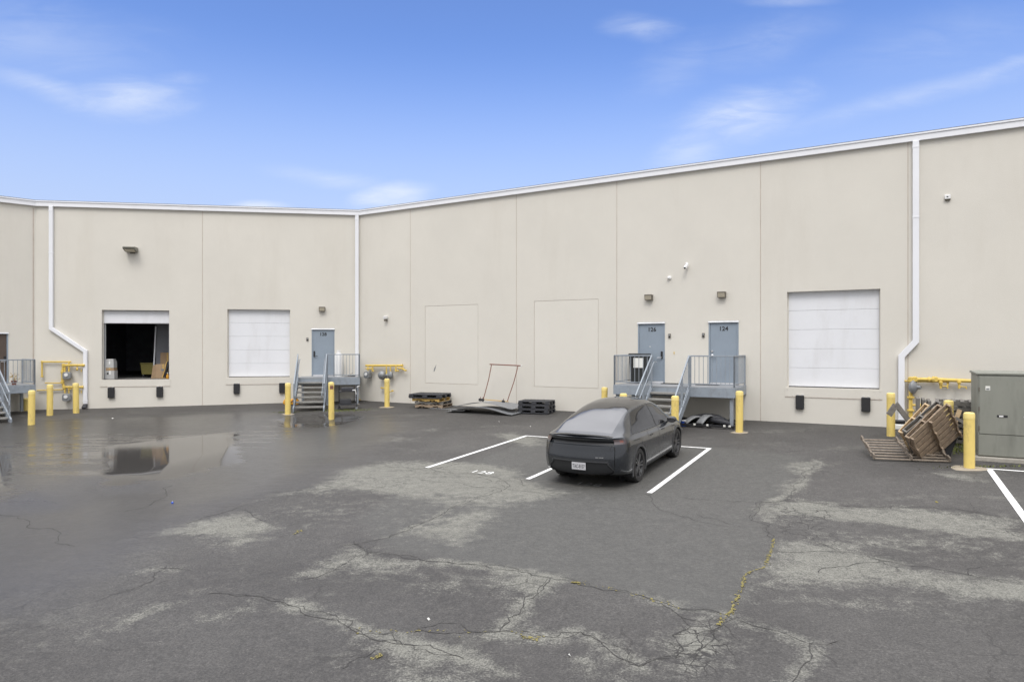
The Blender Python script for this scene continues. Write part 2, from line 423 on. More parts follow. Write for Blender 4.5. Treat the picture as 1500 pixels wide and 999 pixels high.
    moss([(1134,790),(1130,806),(1122,826),(1118,832),(1098,838),(1090,845),(1087,862),(1078,880),(1070,900)], 280, .012, .012)
    moss([(1068,898),(1056,908),(1052,916)], 40, .02, .012)
    moss([(840,853),(900,864),(1000,892)], 40, .03, .010); moss([(120,610),(150,612)], 10, .05, .02); moss([(545,965),(560,960)], 25, .02, .010); moss([(500,925),(735,926),(800,932)], 40, .04, .010)
    moss([(836,853),(850,854)], 40, .02, .014); moss([(765,933),(790,937)], 25, .02, .012); moss([(430,783),(440,777)], 20, .02, .014)
    V = np.concatenate([V, np.array(CV)])
    me = bpy.data.meshes.new('asphalt_ground')
    me.from_pydata(V.tolist(), [], F.tolist() + CF)
    nF = len(F)
    me.polygons.foreach_set('material_index', [0] * nF + CM)
    me.polygons.foreach_set('use_smooth', [True] * (nF + len(CF)))
    for k, a in A.items():
        at = me.attributes.new(k, 'FLOAT', 'POINT'); at.data.foreach_set('value', np.concatenate([a, np.zeros(len(CV))]).astype(np.float32))
    me.update()
    o = bpy.data.objects.new('asphalt_ground', me); C.objects.link(o); tag(o, kind='structure')
    # ---- paving material
    m = bpy.data.materials.new('asphalt'); nt, N, L, p = nodes(m)
    geo = N.new('ShaderNodeNewGeometry')
    def noise(sc_, det=6, rough=.6, vec=None):
        n = N.new('ShaderNodeTexNoise'); n.inputs['Scale'].default_value = sc_; n.inputs['Detail'].default_value = det; n.inputs['Roughness'].default_value = rough
        L.new(vec or geo.outputs['Position'], n.inputs['Vector']); return n.outputs['Fac']
    def attr(k):
        a = N.new('ShaderNodeAttribute'); a.attribute_name = k; return a.outputs['Fac']
    def mth(op, a, b=None, clamp=False):
        n = N.new('ShaderNodeMath'); n.operation = op; n.use_clamp = clamp
        for i_, v in enumerate((a, b)):
            if v is None: continue
            if isinstance(v, (int, float)): n.inputs[i_].default_value = v
            else: L.new(v, n.inputs[i_])
        return n.outputs[0]
    def rng_(v, a, b, c=0., d=1.):
        n = N.new('ShaderNodeMapRange'); n.interpolation_type = 'SMOOTHSTEP'
        for k_, q in zip(('From Min', 'From Max', 'To Min', 'To Max'), (a, b, c, d)): n.inputs[k_].default_value = q
        L.new(v, n.inputs['Value']); return n.outputs['Result']
    def mix(f, a, b, bt='MIX'):
        n = N.new('ShaderNodeMix'); n.data_type = 'RGBA'; n.blend_type = bt
        for s_, v in (('Factor', f), ('A', a), ('B', b)):
            if isinstance(v, (int, float)): n.inputs[s_].default_value = v
            elif isinstance(v, tuple): n.inputs[s_].default_value = (*v, 1)
            else: L.new(v, n.inputs[s_])
        return n.outputs['Result']
    # stretched coordinates along the traffic direction (parallel to the long wall)
    mp = N.new('ShaderNodeMapping'); mp.inputs['Rotation'].default_value = (0, 0, A_R); mp.inputs['Scale'].default_value = (.35, 1, 1)
    L.new(geo.outputs['Position'], mp.inputs['Vector']); vs = mp.outputs['Vector']
    nb = noise(.9, 8, .62, vs); nm = noise(4.5, 8, .7); nf = noise(42, 4, .75); nff = noise(120, 3, .8); nbig = noise(.35, 4, .5)
    # dry blotches: survey mask broken up by noise
    dmask = mth('ADD', attr('dry'), mth('MULTIPLY', mth('SUBTRACT', nb, .5), 1.5))
    dmask = mth('ADD', dmask, mth('MULTIPLY', mth('SUBTRACT', nm, .5), 1.3))
    dmask = mth('ADD', dmask, mth('MULTIPLY', mth('SUBTRACT', nf, .5), .9))
    dryf = rng_(dmask, .40, .98)
    dryf = mth('MULTIPLY', dryf, rng_(attr('wet'), .9, .4))
    faint = rng_(mth('ADD', nb, mth('MULTIPLY', mth('SUBTRACT', nm, .5), .5)), .55, .75, 0, .36); faint = mth('MULTIPLY', faint, mth('SUBTRACT', 1., attr('smooth')))
    faint = mth('MULTIPLY', faint, rng_(attr('far'), .8, .2))
    dryf = mth('MAXIMUM', dryf, mth('MULTIPLY', faint, rng_(attr('wet'), .7, .2)))
    dark = mix(rng_(nbig, .3, .7), (.051, .0478, .0445), (.069, .0655, .061))
    dark = mix(attr('smooth'), dark, (.074, .0722, .0665))
    dark = mix(mth('MULTIPLY', attr('far'), .85), dark, (.044, .0425, .0405))
    col = mix(dryf, dark, (.152, .149, .130))
    col = mix(1., col, rng_(nm, .25, .75, .86, 1.14), 'MULTIPLY')
    col = mix(1., col, rng_(noise(14, 6, .7), .3, .7, .86, 1.14), 'MULTIPLY')
    grain = mth('MULTIPLY', rng_(nf, .3, .7, .60, 1.40), rng_(nff, .3, .7, .72, 1.28))
    col = mix(mth('SUBTRACT', 1., mth('MULTIPLY', attr('smooth'), .5)), col, mix(1., col, grain, 'MULTIPLY'))
    # pale stone chips
    vo = N.new('ShaderNodeTexVoronoi'); vo.inputs['Scale'].default_value = 34; L.new(geo.outputs['Position'], vo.inputs['Vector'])
    chip = mth('MULTIPLY', rng_(vo.outputs['Distance'], .22, .10), rng_(noise(9, 3), .55, .68))
    col = mix(mth('MULTIPLY', chip, .55), col, (.27, .255, .23))
    # alligator cracking
    wv = N.new('ShaderNodeVectorMath'); wv.operation = 'ADD'
    nv = N.new('ShaderNodeTexNoise'); nv.inputs['Scale'].default_value = 2.2; nv.inputs['Detail'].default_value = 5; L.new(geo.outputs['Position'], nv.inputs['Vector'])
    sv = N.new('ShaderNodeVectorMath'); sv.operation = 'SCALE'; sv.inputs['Scale'].default_value = .45; L.new(nv.outputs['Color'], sv.inputs[0])
    L.new(geo.outputs['Position'], wv.inputs[0]); L.new(sv.outputs[0], wv.inputs[1])
    vc = N.new('ShaderNodeTexVoronoi'); vc.feature = 'DISTANCE_TO_EDGE'; vc.inputs['Scale'].default_value = 3.4; L.new(wv.outputs[0], vc.inputs['Vector'])
    alli = mth('MULTIPLY', rng_(vc.outputs['Distance'], .035, .012), rng_(mth('ADD', attr('alli'), mth('MULTIPLY', mth('SUBTRACT', nb, .5), .9)), .55, .8))
    vc2 = N.new('ShaderNodeTexVoronoi'); vc2.feature = 'DISTANCE_TO_EDGE'; vc2.inputs['Scale'].default_value = .62; L.new(wv.outputs[0], vc2.inputs['Vector'])
    hair = mth('MULTIPLY', rng_(vc2.outputs['Distance'], .010, .004), rng_(noise(.8, 3), .50, .60, 0, .6))
    hair = mth('MULTIPLY', hair, mth('SUBTRACT', 1., attr('smooth')))
    crack = mth('MAXIMUM', alli, hair)
    col = mix(crack, col, (.035, .033, .031))
    mp2 = N.new('ShaderNodeMapping'); mp2.inputs['Scale'].default_value = (.45, 1.5, 1); L.new(geo.outputs['Position'], mp2.inputs['Vector']); vs2 = mp2.outputs['Vector']
    # wetness
    wn = mth('ADD', attr('wet'), mth('MULTIPLY', mth('SUBTRACT', nb, .5), .8)); wet = rng_(wn, .25, .9)
    pn = mth('ADD', attr('puddle'), mth('MULTIPLY', mth('SUBTRACT', noise(.9, 9, .70, vs2), .5), 3.4)); pud = rng_(pn, .48, 1.25)
    pud = mth('MULTIPLY', pud, rng_(attr('puddle'), .05, .5))
    col = mix(mth('MULTIPLY', wet, .30), col, (.035, .034, .034))
    col = mix(mth('MULTIPLY', pud, .5), col, (.055, .052, .049))
    L.new(col, p.inputs['Base Color'])
    rough = mth('SUBTRACT', .74, mth('MULTIPLY', wet, .42)); rough = mth('ADD', rough, mth('MULTIPLY', dryf, .2))
    rough = mth('ADD', rough, mth('MULTIPLY', mth('SUBTRACT', nm, .5), .2))
    mxr = N.new('ShaderNodeMix'); mxr.data_type = 'FLOAT'; L.new(pud, mxr.inputs['Factor']); L.new(rough, mxr.inputs['A']); mxr.inputs['B'].default_value = .065
    L.new(mxr.outputs['Result'], p.inputs['Roughness'])
    mxs = N.new('ShaderNodeMix'); mxs.data_type = 'FLOAT'; L.new(pud, mxs.inputs['Factor']); mxs.inputs['A'].default_value = .42; mxs.inputs['B'].default_value = .17; L.new(mxs.outputs['Result'], p.inputs['Specular IOR Level'])
    bh = mth('ADD', mth('MULTIPLY', nf, .6), mth('MULTIPLY', nff, .4)); bh = mth('ADD', bh, mth('MULTIPLY', nm, .8)); bh = mth('SUBTRACT', bh, mth('MULTIPLY', crack, 1.5))
    b = N.new('ShaderNodeBump'); b.inputs['Distance'].default_value = .012
    L.new(bh, b.inputs['Height'])
    st = mth('MULTIPLY', mth('SUBTRACT', .55, mth('MULTIPLY', wet, .35)), mth('SUBTRACT', 1., mth('MULTIPLY', pud, .97))); L.new(st, b.inputs['Strength'])
    L.new(b.outputs['Normal'], p.inputs['Normal'])
    me.materials.append(m)
    me.materials.append(mat('crack_fill', (.040, .038, .036), .9, var=.4, scale=20))
    me.materials.append(M['moss'])
    return o
build_ground()

# ------------------------------------------------------------------ painted markings
def ground_quad_strip(name, pts, w, m, dz=.005, parent=None):
    """a painted line following the ground; pts are world xy"""
    mb = MB(); P = [Vector(p) for p in pts]; Q = []
    for a, b in zip(P[:-1], P[1:]):
        n = max(2, int((b - a).length / .25))
        Q += [a.lerp(b, i / n) for i in range(n)]
    Q.append(P[-1])
    vs = []
    for i, q in enumerate(Q):
        d = (Q[min(i + 1, len(Q) - 1)] - Q[max(i - 1, 0)]).normalized(); nrm = Vector((-d.y, d.x))
        for sg in (-1, 1):
            v = q + nrm * sg * w / 2; vs.append((v.x, v.y, gz(v.x, v.y) + dz))
    mb.add(vs, [(2 * i, 2 * i + 1, 2 * i + 3, 2 * i + 2) for i in range(len(Q) - 1)])
    return tag(mb.build(name, m, parent), kind='structure')
dR = Vector((FR.t.x, FR.t.y)); nR = Vector((FR.i.x, FR.i.y))
P0 = Vector(hit(625, 685)); P2 = Vector(hit(951, 722)); stall = (P2 - P0) / 2
F0 = Vector(hit(770.5, 638.5)); F2 = Vector(hit(1039, 657))
ground_quad_strip('parking_line', [P0, F0 + (F0 - P0).normalized() * .05], .11, M['white_paint'])
ground_quad_strip('parking_line', [P0 + stall, (F0 + F2) / 2], .11, M['white_paint'])
ground_quad_strip('parking_line', [P2, F2 + (F2 - P2).normalized() * .05], .11, M['white_paint'])
ground_quad_strip('parking_line', [F0, F2], .09, M['white_paint'], dz=.009)
q0 = Vector(hit(1449, 687)); q1 = Vector(hit(1500, 757))
ground_quad_strip('parking_line', [q0, q0 + (q1 - q0).normalized() * 5.2], .12, M['white_paint'])
ground_quad_strip('parking_line', [q0 - dR * .05, q0 + dR * 5.5], .09, M['white_paint'], dz=.009)
def stencil(px, py, s, size, m):
    me = text_mesh(s, size, 0., spacing=1.12); c = Vector(hit(px, py))
    for v in me.vertices:
        w = c + dR * v.co.x * 1.05 + nR * v.co.y; v.co = (w.x, w.y, gz(w.x, w.y) + .006)
    me.materials.append(m)
    o = bpy.data.objects.new('stall_number', me); C.objects.link(o); tag(o, kind='structure')
stencil(706, 692, '128', .34, M['white_paint']); stencil(862, 709.5, '128', .34, M['worn_paint'])

# ------------------------------------------------------------------ building
bld = thing('warehouse_building', 'long cream concrete warehouse with white eaves, loading doors and blue-grey entry doors', 'building')
H0 = 8.41
def topR(s): return H0 + .0088 * s
def topL(s): return EYE + 5.84 + (H0 - EYE - 5.84) * s / LL
def topT(s): return EYE + 5.84 + .03 * s
def wall(F, s0, s1, top, joints, holes, reveal=.22):
    """front skin cut round openings, recessed joints; holes: (s0, s1, z0, z1)"""
    xs = {s0, s1}; zs = {-1.4, 4.6}
    for j in joints: xs |= {j - .011, j + .011}
    for h in holes: xs |= {h[0], h[1]}; zs |= {h[2], h[3]}
    xs = sorted(xs); zs = sorted(zs) + ['T']
    mb = MB()
    def pz(x, z): return top(x) + .06 if z == 'T' else z
    for a, b in zip(xs[:-1], xs[1:]):
        jt = any(abs((a + b) / 2 - j) < .005 for j in joints)
        for c, d in zip(zs[:-1], zs[1:]):
            cz = (pz(a, c) + pz(a, d)) / 2
            if any(h[0] < (a + b) / 2 < h[1] and h[2] < cz < h[3] for h in holes): continue
            o = -.009 if jt else 0; mb.cur = 1 if jt else 0
            mb.quad(F.pt(a, pz(a, c), o), F.pt(b, pz(b, c), o), F.pt(b, pz(b, d), o), F.pt(a, pz(a, d), o))
            if jt:
                mb.cur = 0
                for x in (a, b): mb.quad(F.pt(x, pz(x, c), o), F.pt(x, pz(x, c), 0), F.pt(x, pz(x, d), 0), F.pt(x, pz(x, d), o))
    mb.cur = 0
    for h in holes:
        a, b, c, d = h[:4]; rv = h[4] if len(h) > 4 else reveal
        for (p, q) in (((a, c), (a, d)), ((a, d), (b, d)), ((b, d), (b, c)), ((b, c), (a, c))):
            mb.quad(F.pt(p[0], p[1], 0), F.pt(q[0], q[1], 0), F.pt(q[0], q[1], -rv), F.pt(p[0], p[1], -rv))
    return mb.build('wall', [M['wall'], M['caulk']], bld)

def rect(F, x0, y0, x1, y1, out=0):
    a = F.at(x0, y0, out); b = F.at(x1, y1, out); return a, b
# --- survey of openings
def opening(F, pxl, pxr, ptl, pbl):
    sl, zt = F.at(pxl, ptl); sr, _ = F.at(pxr, ptl); _, zb = F.at(pxl, pbl)
    return sl, sr, zb, zt
oR = opening(FR, 1153, 1289.5, 428, 567)         # closed white door, long wall
oL1 = opening(FL, 149, 248, 454, 556)            # raised door
oL2 = opening(FL, 333, 425, 453, 553)            # closed white door, short wall
d124 = opening(FR, 1038, 1082, 470.5, 563); d126 = opening(FR, 934.5, 974, 472.5, 561.5)
d128 = opening(FL, 456.5, 490, 481, 551)
ZD = 1.17
d124 = (d124[0], d124[1], ZD, d124[3]); d126 = (d126[0], d126[1], ZD, d124[3]); d128 = (d128[0], d128[1], 1.14, d128[3])
ip1 = opening(FR, 622.5, 700.3, 448.5, 561.2); ip2 = opening(FR, 782.3, 876.5, 441.3, 566.3)
dT = (FT.at(-14, 488)[0], FT.at(12, 488)[0], .96, FT.at(12, 487)[1])
jR = [FR.at(p, 400)[0] for p in (601, 756.5, 903.5, 1114, 1330)] + [27.5, 33.5, 39.5]
jL = [FL.at(296.5, 400)[0]]
wall(FR, 0, 46, topR, jR, [oR, (*d124, .06), (*d126, .06), (*ip1, .02), (*ip2, .02)])
wall(FL, 0, LL, topL, jL, [oL1, oL2, (*d128, .06)])
wall(FT, -16, 0, topT, [-5.2, -11.], [(*dT, .10)])
# corner bead stain line where the far wall turns
mb = MB(); mb.add([FT.pt(-.10, -.6, .003), FT.pt(-.055, -.6, .003), FT.pt(-.055, 8.2, .003), FT.pt(-.10, 8.2, .003)], [(0, 1, 2, 3)])
tag(mb.build('joint_strip', M['caulk'], bld))
# infilled openings, flush panels with a shadow gap round them
for ip in (ip1, ip2):
    mb = MB(); g = .012
    mb.box((ip[0] + g, .004, ip[2] + g), (ip[1] - g, .05, ip[3] - g), FR.mat(0, 0, 0)); mb.build('infill_panel', M['infill'], bld, bevel=.006)
    mb = MB(); mb.box((ip[0] - .05, .018, ip[2] - .05), (ip[1] + .05, .03, ip[3] + .05), FR.mat(0, 0, 0)); mb.build('infill_backing', M['caulk'], bld)
s_, z_ = FR.at(636.5, 539)
mb = MB(); mb.add([FR.pt(s_ + dx, z_ + dz, .0) for dx, dz in ((-.05, -.16), (.01, -.12), (.06, .02), (.10, .17), (.04, .06), (-.02, -.02))], [(0, 1, 2, 3, 4, 5)]); mb.build('scuff_mark', M['meter'], bld)
# eaves: white fascia, gravel stop, roof
def eave(F, s0, s1, top, n=1):
    # vertices at both ends mitred with the neighbours by clipping on the bisector
    return [(F.pt(s0, 0), top(s0)), (F.pt(s1, 0), top(s1))]
def offset_corner(o):
    """points of the eave line set out by o before the walls"""
    def meet(Fa, Fb):
        pa, pb = Fa.O - Fa.i * o, Fb.O - Fb.i * o
        # solve pa + u ta = pb + v tb
        M2 = Matrix(((Fa.t.x, -Fb.t.x), (Fa.t.y, -Fb.t.y))); r = M2.inverted() @ Vector((pb.x - pa.x, pb.y - pa.y))
        return pa + Fa.t * r[0]
    return [FT.pt(-16, 0, o), meet(FT, FL), meet(FL, FR), FR.pt(46, 0, o)]
tops = [topT(-16), topL(0), H0, topR(46)]
def profile_strip(o0, o1, z0, z1, name, m):
    mb = MB(); A = offset_corner(o0); B = offset_corner(o1)
    for i in range(3):
        k = []
        for j in (i, i + 1):
            for P, zz in ((B[j], z0), (B[j], z1), (A[j], z1), (A[j], z0)): k.append((P.x, P.y, tops[j] + zz))
        mb.add(k, [(0, 1, 5, 4), (1, 2, 6, 5), (2, 3, 7, 6), (3, 0, 4, 7), (3, 2, 1, 0), (4, 5, 6, 7)])
    return mb.build(name, m, bld)
profile_strip(.0, .10, 0., .175, 'fascia', M['fascia'])
profile_strip(-.1, .125, .177, .225, 'gravel_stop', M['fascia'])
profile_strip(-.1, .112, .227, .245, 'roof_edge', M['roofedge'])
mb = MB(); A = offset_corner(-.02)
bk = [Vector((-45, 60, 0)), Vector((-30, 70, 0)), Vector((0, 75, 0)), Vector((70, 60, 0))]
for i in range(3):
    a, b, c, d = A[i], A[i + 1], bk[i + 1], bk[i]
    mb.quad((a.x, a.y, tops[i] + .2), (b.x, b.y, tops[i + 1] + .2), (c.x, c.y, 8.4), (d.x, d.y, 8.4))
mb.build('roof', M['roofedge'], bld)
mb = MB(); pts = [A[0], bk[0], bk[1], bk[2], bk[3], A[3]]
for p, q in zip(pts[:-1], pts[1:]): mb.quad((p.x, p.y, -1.4), (q.x, q.y, -1.4), (q.x, q.y, 8.3), (p.x, p.y, 8.3))
mb.build('rear_wall', M['wall'], bld)

# loading doors
def dock_door(F, o, raised=0., npan=5):
    e = thing('dock_door', None, None, F.pt(o[0], o[2], 0), F.rz); e.parent = bld
    w = o[1] - o[0]; h = o[3] - o[2]; ph = h / npan
    mb = MB()
    if raised:
        mb.box((.02, .16, h - .53), (w - .02, .21, h - .02))
        mb.box((.02, .155, h - .56), (w - .02, .215, h - .535))
    else:
        for i in range(npan):
            mb.box((.015, .16, i * ph + .012), (w - .015, .21, (i + 1) * ph + .007))
    mb.build('door_panel', M['white_door'], e, bevel=.008)
    if not raised:
        mb = MB(); mb.box((0, .19, 0), (w, .218, h)); mb.build('door_backing', M['seam'], e)
        mb = MB(); mb.box((.01, .15, 0), (w - .01, .20, .035)); mb.build('bottom_seal', M['black'], e)
    # jamb angle both sides, head
    mb = MB(); mb.box((0, .13, 0), (.03, .158, h)); mb.build('door_jamb', M['wall'], e); mb = MB(); mb.box((w - .03, .13, 0), (w, .158, h)); mb.build('door_jamb', M['wall'], e)
    # steel dock face plate below
    mb = MB(); mb.box((-.06, -.012, -.30), (w + .05, .10, -.005))
    for x in (.0, .16, w - .17, w - .02):
        for z in (-.26, -.06): mb.lathe([(.012, 0), (.012, .01), (.006, .016)], 8, Matrix.Translation((x + .01, -.012, z)) @ Matrix.Rotation(R(90), 4, 'X'))
    mb.build('dock_plate', M['wall'], e)
    mb = MB(); mb.box((-.06, -.014, -.318), (w + .05, .05, -.301)); mb.build('dock_plate_edge', M['caulk'], e)
    return e
dock_door(FR, oR); dock_door(FL, oL1, raised=1); dock_door(FL, oL2)
bld['category'] = 'building'
# dock bumpers
bp = None
def bumper(F, px, py_top, label):
    global bp
    s, z = F.at(px, py_top)
    if bp is None:
        mb = MB(); mb.prism([(-.125, -.44), (.125, -.44), (.125, 0), (-.125, 0)], -.11, -.0)
        bp = thing('dock_bumper', '', 'dock bumper', (0, 0, 0), 0, 'rubber bumpers below the loading doors')
        mb.build('rubber_block', M['black'], bp, bevel=.02)
        mb = MB(); mb.box((-.09, -.10, .002), (-.05, -.005, .03)); mb.build('bracket', M['galv'], bp)
        mb = MB(); mb.box((.05, -.10, .002), (.09, -.005, .03)); mb.build('bracket', M['galv'], bp)
        o = bp
    else: o = dup(bp, (0, 0, 0))
    o.location = F.pt(s, z, .0); o.rotation_euler.z = F.rz; o['label'] = label
bumper(FL, 163.5, 567.5, 'black dock bumper under the open doorway, on the white downspout side')
bumper(FL, 234.5, 566.5, 'black dock bumper under the open doorway, on the side of the stacked cardboard')
bumper(FL, 347, 562, 'black dock bumper under the closed door, next to bare wall away from the stairs')
bumper(FL, 413.5, 561, 'black dock bumper beside the yellow bollard and open-tread stairs')
bumper(FR, 1172, 579, 'black dock bumper under the large white door, on the landing side')
bumper(FR, 1268.5, 582, 'black dock bumper under the large white door, on the broken pallet side')

# entry doors
def entry_door(F, o, num, hinge_left, lab, handle='lever_black', leaf='blue'):
    e = thing('entry_door', None, None, F.pt(o[0], o[2], 0), F.rz); e.parent = bld; e['label'] = lab
    w = o[1] - o[0]; h = o[3] - o[2]
    mb = MB(); mb.box((0, -.008, 0), (.05, .06, h)); mb.box((w - .05, -.008, 0), (w, .06, h)); mb.box((.05, -.008, h - .07), (w - .05, .06, h)); mb.build('door_frame', M['blue'], e, bevel=.004)
    mb = MB(); mb.box((.054, .012, .02), (w - .054, .05, h - .075)); mb.build('door_leaf', M[leaf], e, bevel=.003)
    mb = MB(); mb.box((.05, .045, 0), (w - .05, .058, h)); mb.build('door_shadow_gap', M['num'], e)
    mb = MB(); mb.prism([(-.009, h - .045), (-.05, h - .055), (-.05, h - .050), (-.0085, h - .005), (-.0085, h - .005)], -.01, w + .01, plane='yz'); mb.build('drip_cap', M['galv'], e)
    mb = MB(); mb.box((.06, -.02, .0), (w - .06, .011, .03)); mb.build('threshold', M['fascia'], e)
    mb = MB(); mb.box((.06, .005, .022), (w - .06, .0115, .06)); mb.build('door_sweep', M['steel'], e)
    hx = w - .115 if hinge_left else .115; sg = -1 if hinge_left else 1
    if handle == 'lever_black':
        mb = MB(); mb.box((hx - .035, -.02, .86), (hx + .035, .0115, 1.12)); mb.build('lock_case', M['black_gloss'], e, bevel=.012)
        mb = MB(); mb.tube([(hx, -.02, .90), (hx, -.055, .90), (hx + sg * .15, -.055, .895)], .012); mb.build('handle', M['black_gloss' if num == '128' else 'steel'], e, smooth=True)
    else:
        mb = MB(); mb.lathe([(.045, 0), (.045, .01), (.03, .03)], 16, Matrix.Translation((hx, .0115, 1.12)) @ Matrix.Rotation(R(90), 4, 'X')); mb.build('deadbolt', M['steel'], e, smooth=True)
        mb = MB(); mb.lathe([(.05, 0), (.05, .012), (.03, .03)], 16, Matrix.Translation((hx, .0115, .98)) @ Matrix.Rotation(R(90), 4, 'X'))
        mb.tube([(hx, -.02, .98), (hx, -.06, .98), (hx + sg * .16, -.06, .95)], .016); mb.build('handle', M['steel'], e, smooth=True)
    gx = .056 if hinge_left else w - .056
    for z in (.25, h / 2, h - .3):
        mb = MB(); mb.tube([(gx, .0, z - .06), (gx, .0, z + .06)], .012); mb.build('hinge', M['blue'], e, smooth=True)
    if num:
        me = text_mesh(num, .20, .0015, bold=.006, spacing=1.05); me.materials.append(M['num'])
        t = bpy.data.objects.new('door_number', me); C.objects.link(t); t.parent = e
        t.location = (w / 2 + (.02 if hinge_left else 0), .0095, h - .27); t.rotation_euler = (R(90), 0, 0)
    return e
entry_door(FR, d124, '124', False, 'door numbered 124 with silver lever', 'steel')
e126 = entry_door(FR, d126, '126', True, 'door numbered 126 with black lock')
mb = MB(); mb.add([(.42, .0095, 1.28), (.47, .0095, 1.275), (.475, .0095, 1.295), (.425, .0095, 1.30)], [(0, 1, 2, 3)]); mb.build('sticker_scrap', M['paper'], e126)
entry_door(FL, d128, '128', False, 'door numbered 128 beside the white tank')
entry_door(FT, dT, None, True, 'brown door in the far corner', leaf='darkleaf')

# raised loading bay interior
FZ = oL1[2]
Mi = FL.mat(0, 0, 0)
x0, x1 = oL1[0] - 2.6, oL1[1] + 1.6
mb = MB()
def room(m, a, b, skip=()):
    pass
def iq(*p): mb.quad(*[Mi @ Vector(q) for q in p])
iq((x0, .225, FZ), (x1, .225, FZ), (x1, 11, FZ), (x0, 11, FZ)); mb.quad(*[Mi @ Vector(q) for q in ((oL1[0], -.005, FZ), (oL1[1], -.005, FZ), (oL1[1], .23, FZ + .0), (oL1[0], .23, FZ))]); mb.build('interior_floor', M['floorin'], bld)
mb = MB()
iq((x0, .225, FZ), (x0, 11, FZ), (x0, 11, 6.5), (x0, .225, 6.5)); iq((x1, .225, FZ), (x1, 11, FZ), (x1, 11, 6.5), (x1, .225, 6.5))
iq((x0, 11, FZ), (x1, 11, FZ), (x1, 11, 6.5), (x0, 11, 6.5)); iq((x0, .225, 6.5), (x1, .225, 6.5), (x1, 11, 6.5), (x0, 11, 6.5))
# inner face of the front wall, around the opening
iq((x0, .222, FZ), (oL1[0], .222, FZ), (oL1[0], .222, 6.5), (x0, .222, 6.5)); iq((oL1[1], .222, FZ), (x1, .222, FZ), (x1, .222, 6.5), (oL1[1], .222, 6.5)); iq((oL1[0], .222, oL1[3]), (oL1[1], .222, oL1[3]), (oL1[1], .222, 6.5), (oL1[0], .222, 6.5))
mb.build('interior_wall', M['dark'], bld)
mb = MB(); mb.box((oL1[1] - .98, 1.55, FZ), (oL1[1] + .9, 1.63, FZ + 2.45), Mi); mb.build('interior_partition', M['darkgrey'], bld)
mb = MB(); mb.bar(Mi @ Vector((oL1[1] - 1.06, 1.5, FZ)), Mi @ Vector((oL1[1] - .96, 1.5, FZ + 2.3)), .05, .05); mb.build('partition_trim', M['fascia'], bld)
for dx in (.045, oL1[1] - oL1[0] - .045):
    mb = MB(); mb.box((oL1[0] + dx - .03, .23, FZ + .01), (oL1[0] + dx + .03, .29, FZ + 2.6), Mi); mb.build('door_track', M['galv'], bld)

def carton(w, d, h, m, name='carton', flap=False):
    e = thing(name, '', 'carton')
    mb = MB(); mb.box((0, 0, 0), (w, d, h)); mb.build('box_body', m, e, bevel=.006)
    mb = MB(); mb.box((w / 2 - .03, -.002, h * .55), (w / 2 + .03, d + .002, h + .0025)); mb.build('tape', M['dome'] if m is M['whitebox'] else M['woodyel'], e)
    return e
def put(e, F, s, out, z, rot=0, label=None, group=None):
    e.location = F.pt(s, z, out); e.rotation_euler.z = F.rz + rot
    if label: e['label'] = label
    if group: e['group'] = group
    return e
g = 'cartons inside the open loading bay'
put(carton(.34, .4, .36, M['whitebox']), FL, oL1[0] + .06, -.25, FZ + .003, 0, 'white carton with a small black square, bottom of the stack in the doorway', g)
put(carton(.32, .4, .12, M['card']), FL, oL1[0] + .06, -.25, FZ + .366, 0, 'flat brown carton between two white cartons in the doorway', g)
put(carton(.32, .4, .28, M['whitebox']), FL, oL1[0] + .055, -.25, FZ + .489, 0, 'white carton on a flat brown one in the doorway', g)
put(carton(.30, .4, .09, M['whitebox']), FL, oL1[0] + .06, -.25, FZ + .772, .1, 'thin white carton topping the stack in the doorway', g)
mb = MB(); mb.box((.05, -.006, .2), (.12, .0, .28)); o = [c for c in C.objects if c.get('label', '').startswith('white carton with a small black')][0]; mb.build('black_label', M['num'], o)
put(carton(.62, .35, .62, M['card']), FL, oL1[1] - .72, -.65, FZ + .003, -.12, 'open brown cardboard box with a dark label on the loading bay floor', g)
o = [c for c in C.objects if c.get('label', '').startswith('open brown')][0]
mb = MB(); mb.box((.22, -.006, .33), (.45, .0, .42)); mb.build('dark_label', M['darkgrey'], o)
mb = MB(); mb.add([(0, -.002, .0), (-.16, -.1, .0), (-.1, -.06, .55), (0, -.002, .62)], [(0, 1, 2, 3)]); mb.build('flap', M['card'], o)
put(carton(.60, .05, 1.12, M['card'], 'cardboard_sheet'), FL, oL1[1] - .75, -1.40, FZ + .003, 0, 'tall flat cardboard carton leaning against the dark partition', g)
# leaning bundle, extinguisher, bin
e = thing('rolled_bundle', 'dark rolled bundle leaning in the doorway corner by the cardboard', 'bundle', FL.pt(oL1[1] - .26, FZ, -.42), FL.rz)
mb = MB(); mb.tube([(-.05, 0, .06), (.02, .0, .4), (.12, .02, .74)], [.07, .085, .06], 12); mb.build('roll', M['plastic'], e, smooth=True)
mb = MB(); mb.tube([(-.12, -.09, .02), (-.02, -.09, .35), (.06, -.07, .74)], [.022, .02, .02], 8); mb.build('pole', M['woodyel'], e, smooth=True)
mb = MB(); mb.tube([(.02, -.095, .40), (.02, .0, .49), (.02, .095, .40), (.02, 0, .31), (.02, -.095, .40)], .012); mb.build('strap', M['rust'], e)
e = thing('spray_bottle', 'small orange bottle standing at the doorway corner', 'bottle', FL.pt(oL1[1] - .15, FZ, -.30), FL.rz)
mb = MB(); mb.lathe([(.05, .003), (.055, .02), (.055, .14), (.02, .19), (.018, .23)], 14); mb.build('bottle_body', M['orange'], e, smooth=True)
mb = MB(); mb.lathe([(.025, .231), (.025, .26), (.01, .27)], 10); mb.build('bottle_cap', M['paper'], e, smooth=True)
e = thing('storage_bin', 'olive yellow tapered bin inside the dark loading bay', 'bin', FL.pt(oL1[1] - 1.42, FZ, -1.9), FL.rz)
